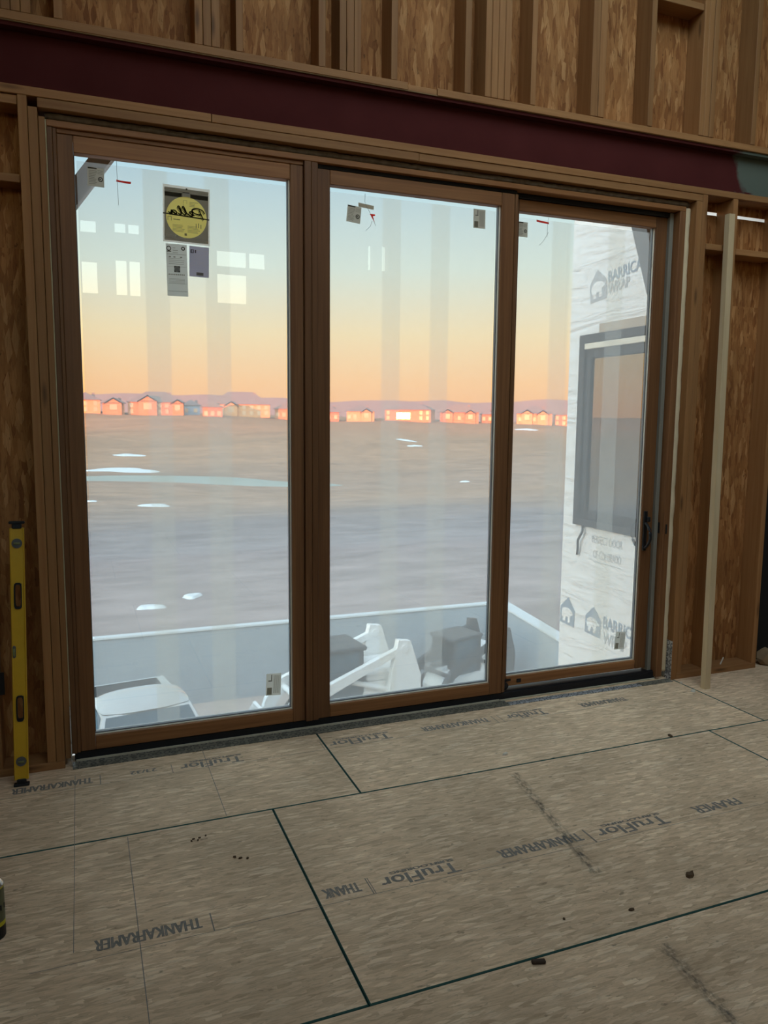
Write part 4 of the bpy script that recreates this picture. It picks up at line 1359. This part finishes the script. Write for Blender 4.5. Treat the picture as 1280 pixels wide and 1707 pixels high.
M_autoglass = mat_plain('tinted_glass', (.05, .09, .12), .25, 0, .2)
def pickup(loc, rz):
    """nose towards -y"""
    o = empty('pickup_truck', loc, rz)
    tag(o, 'silver pickup truck with a ribbed roof parked in the yard below', 'truck')
    o['axle'] = 'x'
    W = .98
    m = MB()
    m.prism([(-2.7, .55), (-2.72, .95), (-2.55, 1.08), (-1.15, 1.16), (-1.0, 1.18), (1.0, 1.20), (1.02, 1.26), (2.75, 1.26), (2.78, .55)], 'x', -W, W)
    m.build('body', M_truck, o)
    # cab greenhouse, tapering upwards
    def loft(name, lo, hi, mat, par=o):
        m2 = MB()
        n_ = len(lo)
        m2.add(lo + hi, [tuple(range(n_))[::-1], tuple(range(n_, 2 * n_))] + [(i, (i + 1) % n_, n_ + (i + 1) % n_, n_ + i) for i in range(n_)])
        return m2.build(name, mat, par)
    loft('cab_pillars', [(-.93, -1.02, 1.17), (.93, -1.02, 1.17), (.93, 1.0, 1.19), (-.93, 1.0, 1.19)], [(-.66, -.36, 1.82), (.66, -.36, 1.82), (.66, .54, 1.82), (-.66, .54, 1.82)], M_truck)
    # roof: a domed sheet with ribs
    rv, rf = [], []
    NX, NY = 14, 16
    for j in range(NY + 1):
        for i in range(NX + 1):
            u, v = i / NX * 2 - 1, j / NY
            ex = .69 - .05 * (abs(v - .5) * 2) ** 3
            ey0, ey1 = -.40 + .10 * abs(u) ** 3, .58 - .08 * abs(u) ** 3
            z = 1.83 + .115 * (1 - abs(u) ** 3.2) * (1 - abs(2 * v - 1) ** 3.5)
            if .16 < v < .9 and abs(u) < .86:
                z += .020 * (1 if (j % 4) in (1, 2) else 0)
            rv.append((u * ex, ey0 + (ey1 - ey0) * v, z))
    for j in range(NY):
        for i in range(NX):
            a = j * (NX + 1) + i
            rf.append((a, a + 1, a + NX + 2, a + NX + 1))
    m = MB(); m.add(rv, rf); m.build('roof', M_truck, o)
    loft('windshield', [(-.84, -1.0, 1.20), (.84, -1.0, 1.20), (.84, -.97, 1.20), (-.84, -.97, 1.20)], [(-.62, -.40, 1.80), (.62, -.40, 1.80), (.62, -.37, 1.80), (-.62, -.37, 1.80)], M_autoglass)
    for s_ in (-1, 1):
        loft('side_window', [(s_ * .925, -.75, 1.22), (s_ * .925, .85, 1.22), (s_ * .90, .85, 1.22), (s_ * .90, -.75, 1.22)], [(s_ * .69, -.30, 1.78), (s_ * .69, .48, 1.78), (s_ * .665, .48, 1.78), (s_ * .665, -.30, 1.78)], M_autoglass)
        m = MB(); m.cbox((s_ * .98 if s_ > 0 else -1.18, -.95, 1.18), (1.18 if s_ > 0 else -.98, -.86, 1.36), .02); m.build('mirror', M_black, o)
        m = MB(); m.cbox((s_ * .92 - .18 if s_ > 0 else -.95, -2.74, .82), (.95 if s_ > 0 else -.74, -2.70, .98), .01); m.build('headlamp', M_steelrod, o)
    B('bumper', (-.97, -2.86, .50), (.97, -2.70, .72), M_tin, o, .02)
    B('grille', (-.70, -2.745, .74), (.70, -2.71, 1.0), M_black, o, .01)
    B('bed_liner', (-.82, 1.1, 1.255), (.82, 2.68, 1.27), M_black, o, .004)
    for y in (-1.75, 1.85):
        for x in (-.86, .86):
            wheel(o, x, y, .39, .26)
    return o
pickup((.78, 8.36, -4.583), radians(8))

def loader(loc, rz, label, body_mat, arm_mat, cab_mat, s=1.0):
    """compact wheel loader, nose towards -x: cab, rear towers, two lift arms, bucket"""
    o = empty('skid_loader', loc, rz)
    o.scale = (s, s, s)
    tag(o, label, 'loader')
    m = MB()
    m.prism([(-.95, .25), (-1.0, .62), (-.85, .85), (.20, .95), (.25, 1.25), (1.10, 1.22), (1.30, .95), (1.30, .35), (1.15, .25)], 'y', -.50, .50)
    m.build('chassis', body_mat, o)
    for y in (-.62, .62):
        for x in (-.60, .66):
            t = MB().lathe([(.05, -.14), (.30, -.14), (.38, -.12), (.41, -.07), (.41, .07), (.38, .12), (.30, .14), (.05, .14)], (x, y, .41), 'y', 22).build('wheel', M_tire, o)
            MB().lathe([(.02, -.148), (.22, -.148), (.22, .148), (.02, .148)], (x, y, .41), 'y', 16).build('rim', arm_mat, t)
    # cab
    for (x, y) in ((-.78, -.42), (-.78, .42), (.20, -.42), (.20, .42)):
        MB().tube([(x, y, .85), (x + (.10 if x < 0 else 0), y, 1.88)], .04, 8).build('cab_post', cab_mat, o)
    m = MB(); m.cbox((-.80, -.48, 1.88), (.30, .48, 1.97), .03); m.build('cab_roof', cab_mat, o)
    m = MB(); m.box((-.70, -.425, .95), (.18, -.415, 1.87)); m.build('side_window', M_autoglass, o)
    m = MB(); m.box((-.70, .415, .95), (.18, .425, 1.87)); m.build('side_window', M_autoglass, o)
    m = MB(); m.box((.19, -.40, 1.0), (.20, .40, 1.87)); m.build('rear_window', M_autoglass, o)
    m = MB(); m.cbox((-.35, -.25, .92), (.10, .25, 1.08), .03); m.cbox((.02, -.25, 1.06), (.14, .25, 1.60), .03); m.build('seat', M_black, o)
    # towers at the rear, arms forward and down, rams
    for sg in (-1, 1):
        y = sg * .62
        m = MB(); m.prism([(.62, .85), (1.34, .70), (1.36, 1.30), (1.12, 2.02), (.86, 2.06), (.78, 1.72)], 'y', y - .07, y + .07)
        tw = m.build('rear_tower', arm_mat, o)
        MB().lathe([(.01, -.09), (.075, -.09), (.075, .09), (.01, .09)], (.98, y, 1.88), 'y', 16).build('pivot', arm_mat, tw)
        m = MB(); m.prism([(1.02, 1.96), (.92, 1.80), (-.95, 1.02), (-1.30, .55), (-1.48, .55), (-1.38, .85), (-1.05, 1.22)], 'y', y - .06, y + .06)
        m.build('lift_arm', arm_mat, o)
        MB().tube([(.75, y * .86, 1.05), (-.05, y * .86, 1.32)], .05, 8).build('ram', arm_mat, o)
        MB().tube([(-.05, y * .86, 1.32), (-.62, y * .86, 1.20)], .028, 8).build('ram_rod', M_steelrod, o)
    MB().tube([(-1.0, -.62, 1.04), (-1.0, .62, 1.04)], .06, 10).build('cross_tube', arm_mat, o)
    m = MB(); m.cbox((.30, -.48, 1.22), (1.18, .48, 1.46), .06); m.build('engine_cover', body_mat, o)
    m = MB(); m.prism([(-1.42, .08), (-2.05, .03), (-2.06, .06), (-1.62, .14), (-1.46, .40), (-1.56, .72), (-1.50, .74), (-1.38, .45)], 'y', -.85, .85)
    bk = m.build('bucket', body_mat, o)
    for sg in (-1, 1):
        m = MB(); m.prism([(-1.42, .08), (-2.04, .04), (-1.53, .72), (-1.40, .45)], 'y', sg * .85 - .01, sg * .85 + .01); m.build('bucket_side', body_mat, bk)
    return o
loader((4.62, 9.95, -4.585), radians(6), 'white compact loader with lift arms behind the middle pane', M_white, M_white, M_darkbody)
loader((7.75, 10.95, -4.585), radians(18), 'dark cabbed compact loader in the yard corner by the retaining wall', M_white, M_darkbody, M_darkbody, .82)
rb = MB().tube([(8.55, 8.75, -4.57), (8.9, 8.7, -4.57), (8.94, 8.72, -4.5), (9.0, 8.85, -4.0)], .025, 6).build('bent_rod', mat_plain('yellow_rod', (.75, .60, .18), .5), None, True)
tag(rb, 'bent yellow rod standing by the retaining wall return', 'rod')
rp = MB().cbox((-.05, -.05, 0), (.05, .05, 1.5), .01).build('red_post', mat_plain('red_marker', (.42, .09, .07), .7))
rp.location = (9.95, 9.9, -3.7)
tag(rp, 'red marker post beyond the retaining wall beside the wrapped corner', 'post')
# ------------------------------------------------------------------ field: snow patches and a frozen pond
def drape(name, cx_, cy_, rx, ry, mat, label, cat, seed, lift=.06, group=None):
    rnd = random.Random(seed)
    n_, rings = 28, 4
    ph = [rnd.uniform(0, 6.28) for _ in range(4)]
    m = MB()
    vs_ = [(cx_, cy_, terrain(cx_, cy_) + lift)]
    for k in range(1, rings + 1):
        for i in range(n_):
            th = 2 * pi * i / n_
            w = 1 + .22 * sin(2 * th + ph[0]) + .14 * sin(3 * th + ph[1]) + .08 * sin(5 * th + ph[2])
            x = cx_ + cos(th) * rx * w * k / rings
            y = cy_ + sin(th) * ry * w * k / rings
            vs_.append((x, y, terrain(x, y) + (lift if k < rings else -.05)))
    fs_ = [(0, 1 + i, 1 + (i + 1) % n_) for i in range(n_)]
    for k in range(rings - 1):
        a = 1 + k * n_
        fs_ += [(a + i, a + n_ + i, a + n_ + (i + 1) % n_, a + (i + 1) % n_) for i in range(n_)]
    o0 = Vector((cx_, cy_, terrain(cx_, cy_)))
    m.add([tuple(Vector(v) - o0) for v in vs_], fs_)
    o = m.build(name, mat, None, True)
    o.location = o0
    tag(o, label, cat, group)
    return o

drape('frozen_pond', 12.5, 89, 15.5, 6.5, M_ice, 'pale green frozen pond in the field behind the left pane', 'pond', 3, .05)
for i, (x, y, rx, ry, lb) in enumerate([
        (8.3, 143, 2.8, 2.8, 'far short snow streak above the long one at left'),
        (5.0, 103, 4.4, 6.0, 'long snow streak on the far bank of the pond'),
        (5.5, 60, 1.1, 1.5, 'snow patch on the near side of the pond'),
        (.75, 63.2, .5, .5, 'sliver of snow at the left glass edge'),
        (2.87, 18.4, .30, .35, 'small snow patch just above the retaining wall'),
        (1.6, 17.1, .34, .32, 'lowest snow patch, left of the one above the retaining wall'),
        (69.9, 160, 1.6, 4.0, 'snow fleck right below the glinting house'),
        (66.5, 147, 1.7, 2.0, 'second snow fleck under the glinting house'),
        (134.7, 212.6, 4.5, 3.0, 'snow line below the houses behind the right pane'),
        (46.0, 84.4, .8, .8, 'tiny snow fleck right of the pond behind the middle pane')]):
    drape('snow_patch', x, y, rx, ry, M_snow, lb, 'snow', 11 + i, .07, 'snow patches in the field')


# ------------------------------------------------------------------ far houses, lit by the low sun
def mat_house(name, c):
    return mat_plain(name, c, .85, 0, .2)
HM = [mat_house('tan_siding', (.46, .20, .08)), mat_house('cream_siding', (.54, .28, .12)), mat_house('brown_siding', (.42, .17, .075)), mat_house('shaded_siding', (.26, .32, .38))]  # last siding has a house's bluish shade put into its colour
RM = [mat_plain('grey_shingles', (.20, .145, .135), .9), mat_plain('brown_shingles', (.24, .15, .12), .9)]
M_hwin = mat_plain('house_window_glass', (.50, .34, .20), .5, .35, .6)
M_glint = mat_plain('bright_window_glass', (.80, .80, .78), .26, 1.0, .6)
def hip_roof(m, x0, x1, y0, y1, z, h_, ov=.5):
    x0 -= ov; x1 += ov; y0 -= ov; y1 += ov
    r_ = (y1 - y0) / 2
    if x1 - x0 > y1 - y0:
        a, b = (x0 + r_, (y0 + y1) / 2, z + h_), (x1 - r_, (y0 + y1) / 2, z + h_)
    else:
        r_ = (x1 - x0) / 2
        a, b = ((x0 + x1) / 2, y0 + r_, z + h_), ((x0 + x1) / 2, y1 - r_, z + h_)
        m.add([(x0, y0, z), (x1, y0, z), (x1, y1, z), (x0, y1, z), a, b], [(3, 2, 1, 0), (0, 1, 4), (1, 2, 5, 4), (2, 3, 5), (3, 0, 4, 5)])
        return
    m.add([(x0, y0, z), (x1, y0, z), (x1, y1, z), (x0, y1, z), a, b], [(3, 2, 1, 0), (0, 1, 5, 4), (1, 2, 5), (2, 3, 4, 5), (3, 0, 4)])
def gable(m, mw, x0, x1, y0, y1, z, h_, ov=.4):
    """ridge runs towards the viewer"""
    xm = (x0 + x1) / 2
    m.add([(x0 - ov, y0 - ov, z - .2), (xm, y0 - ov, z + h_), (x1 + ov, y0 - ov, z - .2), (x0 - ov, y1, z - .2), (xm, y1, z + h_), (x1 + ov, y1, z - .2)], [(0, 1, 4, 3), (1, 2, 5, 4)])
    m.add([(x0 - ov, y0 - ov, z - .45), (xm, y0 - ov, z + h_ - .25), (x1 + ov, y0 - ov, z - .45), (x0 - ov, y1, z - .45), (xm, y1, z + h_ - .25), (x1 + ov, y1, z - .45)], [(3, 4, 1, 0), (4, 5, 2, 1)])
    mw.add([(x0, y0, z - .3), (x1, y0, z - .3), (xm, y0, z + h_ - .4)], [(0, 1, 2)])
def house(x, y, w, wall_h, roof_h, mat, roof, label, gables=(), rz=0.0, windows=6, glint=None, dz=0.0, depth=11):
    z = terrain(x, y) - .4 + dz
    o = empty('house', (x, y, z), rz)
    tag(o, label, 'house', 'houses across the field')
    mw, mr_ = MB(), MB()
    mw.box((-w / 2, 0, 0), (w / 2, depth, wall_h))
    hip_roof(mr_, -w / 2, w / 2, 0, depth, wall_h, roof_h)
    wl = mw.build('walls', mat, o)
    mr_.build('roof', roof, o)
    for (gx, gw, gh, out_) in gables:
        g1, g2 = MB(), MB()
        g1.box((gx - gw / 2, -out_, 0), (gx + gw / 2, .2, gh))
        gable(g2, g1, gx - gw / 2, gx + gw / 2, -out_, depth * .5, gh, gw * .32)
        g1.build('gable_bay', mat, o)
        g2.build('gable_roof', roof, o)
        q = MB(); q.box((gx - gw * .22, -out_ - .06, gh * .45), (gx + gw * .22, -out_ + .02, gh * .85)); q.build('window', M_hwin, o)
    rnd = random.Random(int(x * 10))
    for i in range(windows):
        wx = -w / 2 + w * (i + .5) / windows
        if any(abs(wx - g[0]) < g[1] / 2 + .5 for g in gables):
            continue
        if glint and abs(wx - glint[0]) < glint[2]:
            continue
        for wz in ([wall_h * .20, wall_h * .62] if wall_h > 4.2 else [wall_h * .35]):
            q = MB(); q.box((wx - .55, -.06, wz), (wx + .55, .02, wz + 1.35)); q.build('window', M_hwin, o)
    if glint:
        gx, gz, gw, gh = glint
        q = MB(); q.box((gx - gw / 2, -.08, gz), (gx + gw / 2, -.02, gz + gh)); q.build('window', M_glint, o)
    q = MB(); q.box((w * .22, depth * .4, wall_h), (w * .22 + .9, depth * .4 + .9, wall_h + roof_h * .95)); q.build('chimney', roof, o)
    return o

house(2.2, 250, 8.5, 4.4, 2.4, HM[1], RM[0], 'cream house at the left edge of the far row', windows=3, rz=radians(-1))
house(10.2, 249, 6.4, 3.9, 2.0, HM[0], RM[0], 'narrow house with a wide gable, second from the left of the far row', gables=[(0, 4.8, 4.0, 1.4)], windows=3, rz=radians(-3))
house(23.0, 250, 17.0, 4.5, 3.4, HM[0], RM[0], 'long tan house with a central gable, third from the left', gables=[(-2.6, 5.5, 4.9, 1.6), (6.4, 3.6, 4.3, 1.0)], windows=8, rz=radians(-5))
house(35.2, 262, 6.0, 3.6, 2.0, HM[3], RM[0], 'small house, its shade painted blue-grey, set back between two wide houses', windows=2, rz=radians(-8))
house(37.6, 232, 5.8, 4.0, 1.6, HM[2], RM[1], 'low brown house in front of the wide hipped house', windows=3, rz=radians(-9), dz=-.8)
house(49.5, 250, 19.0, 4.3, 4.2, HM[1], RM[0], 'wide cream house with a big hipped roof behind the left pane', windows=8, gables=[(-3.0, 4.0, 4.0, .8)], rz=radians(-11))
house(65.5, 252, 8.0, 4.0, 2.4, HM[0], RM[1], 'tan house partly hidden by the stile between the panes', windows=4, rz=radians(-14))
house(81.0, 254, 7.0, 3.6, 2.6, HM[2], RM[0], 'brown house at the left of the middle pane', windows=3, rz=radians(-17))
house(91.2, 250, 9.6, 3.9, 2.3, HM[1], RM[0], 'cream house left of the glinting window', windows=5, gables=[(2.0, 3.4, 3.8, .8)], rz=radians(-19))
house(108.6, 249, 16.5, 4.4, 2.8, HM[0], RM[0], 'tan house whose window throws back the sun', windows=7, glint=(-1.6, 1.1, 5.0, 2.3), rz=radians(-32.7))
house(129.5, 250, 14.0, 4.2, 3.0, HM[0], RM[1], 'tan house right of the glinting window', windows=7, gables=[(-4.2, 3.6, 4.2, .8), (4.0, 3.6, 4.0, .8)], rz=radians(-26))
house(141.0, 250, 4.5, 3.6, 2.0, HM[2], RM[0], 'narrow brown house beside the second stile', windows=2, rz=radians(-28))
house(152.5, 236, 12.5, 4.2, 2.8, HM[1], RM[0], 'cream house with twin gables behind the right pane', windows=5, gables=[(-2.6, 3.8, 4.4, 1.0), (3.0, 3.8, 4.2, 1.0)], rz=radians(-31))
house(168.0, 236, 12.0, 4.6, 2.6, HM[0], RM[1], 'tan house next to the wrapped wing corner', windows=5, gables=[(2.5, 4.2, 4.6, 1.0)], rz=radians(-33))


# far hills
def hills():
    m = MB()
    xs_ = [-900 + i * 30 for i in range(160)]
    vs_ = []
    for k, (y, f) in enumerate(((2300, 0.0), (2500, 1.0), (2700, 0.0))):
        for x in xs_:
            h_ = 66 + 16 * mnoise.noise(Vector((x * .0021, 3.1, 0))) * 1.6 + 9 * mnoise.noise(Vector((x * .007, 7.7, 0)))
            vs_.append((x, y, -60 + (h_ + 60) * f))
    n_ = len(xs_)
    fs_ = [(j * n_ + i, j * n_ + i + 1, (j + 1) * n_ + i + 1, (j + 1) * n_ + i) for j in range(2) for i in range(n_ - 1)]
    m.add(vs_, fs_)
    struct(m.build('far_hills', M_hill, None, False), 'low hills along the horizon behind the houses')
hills()
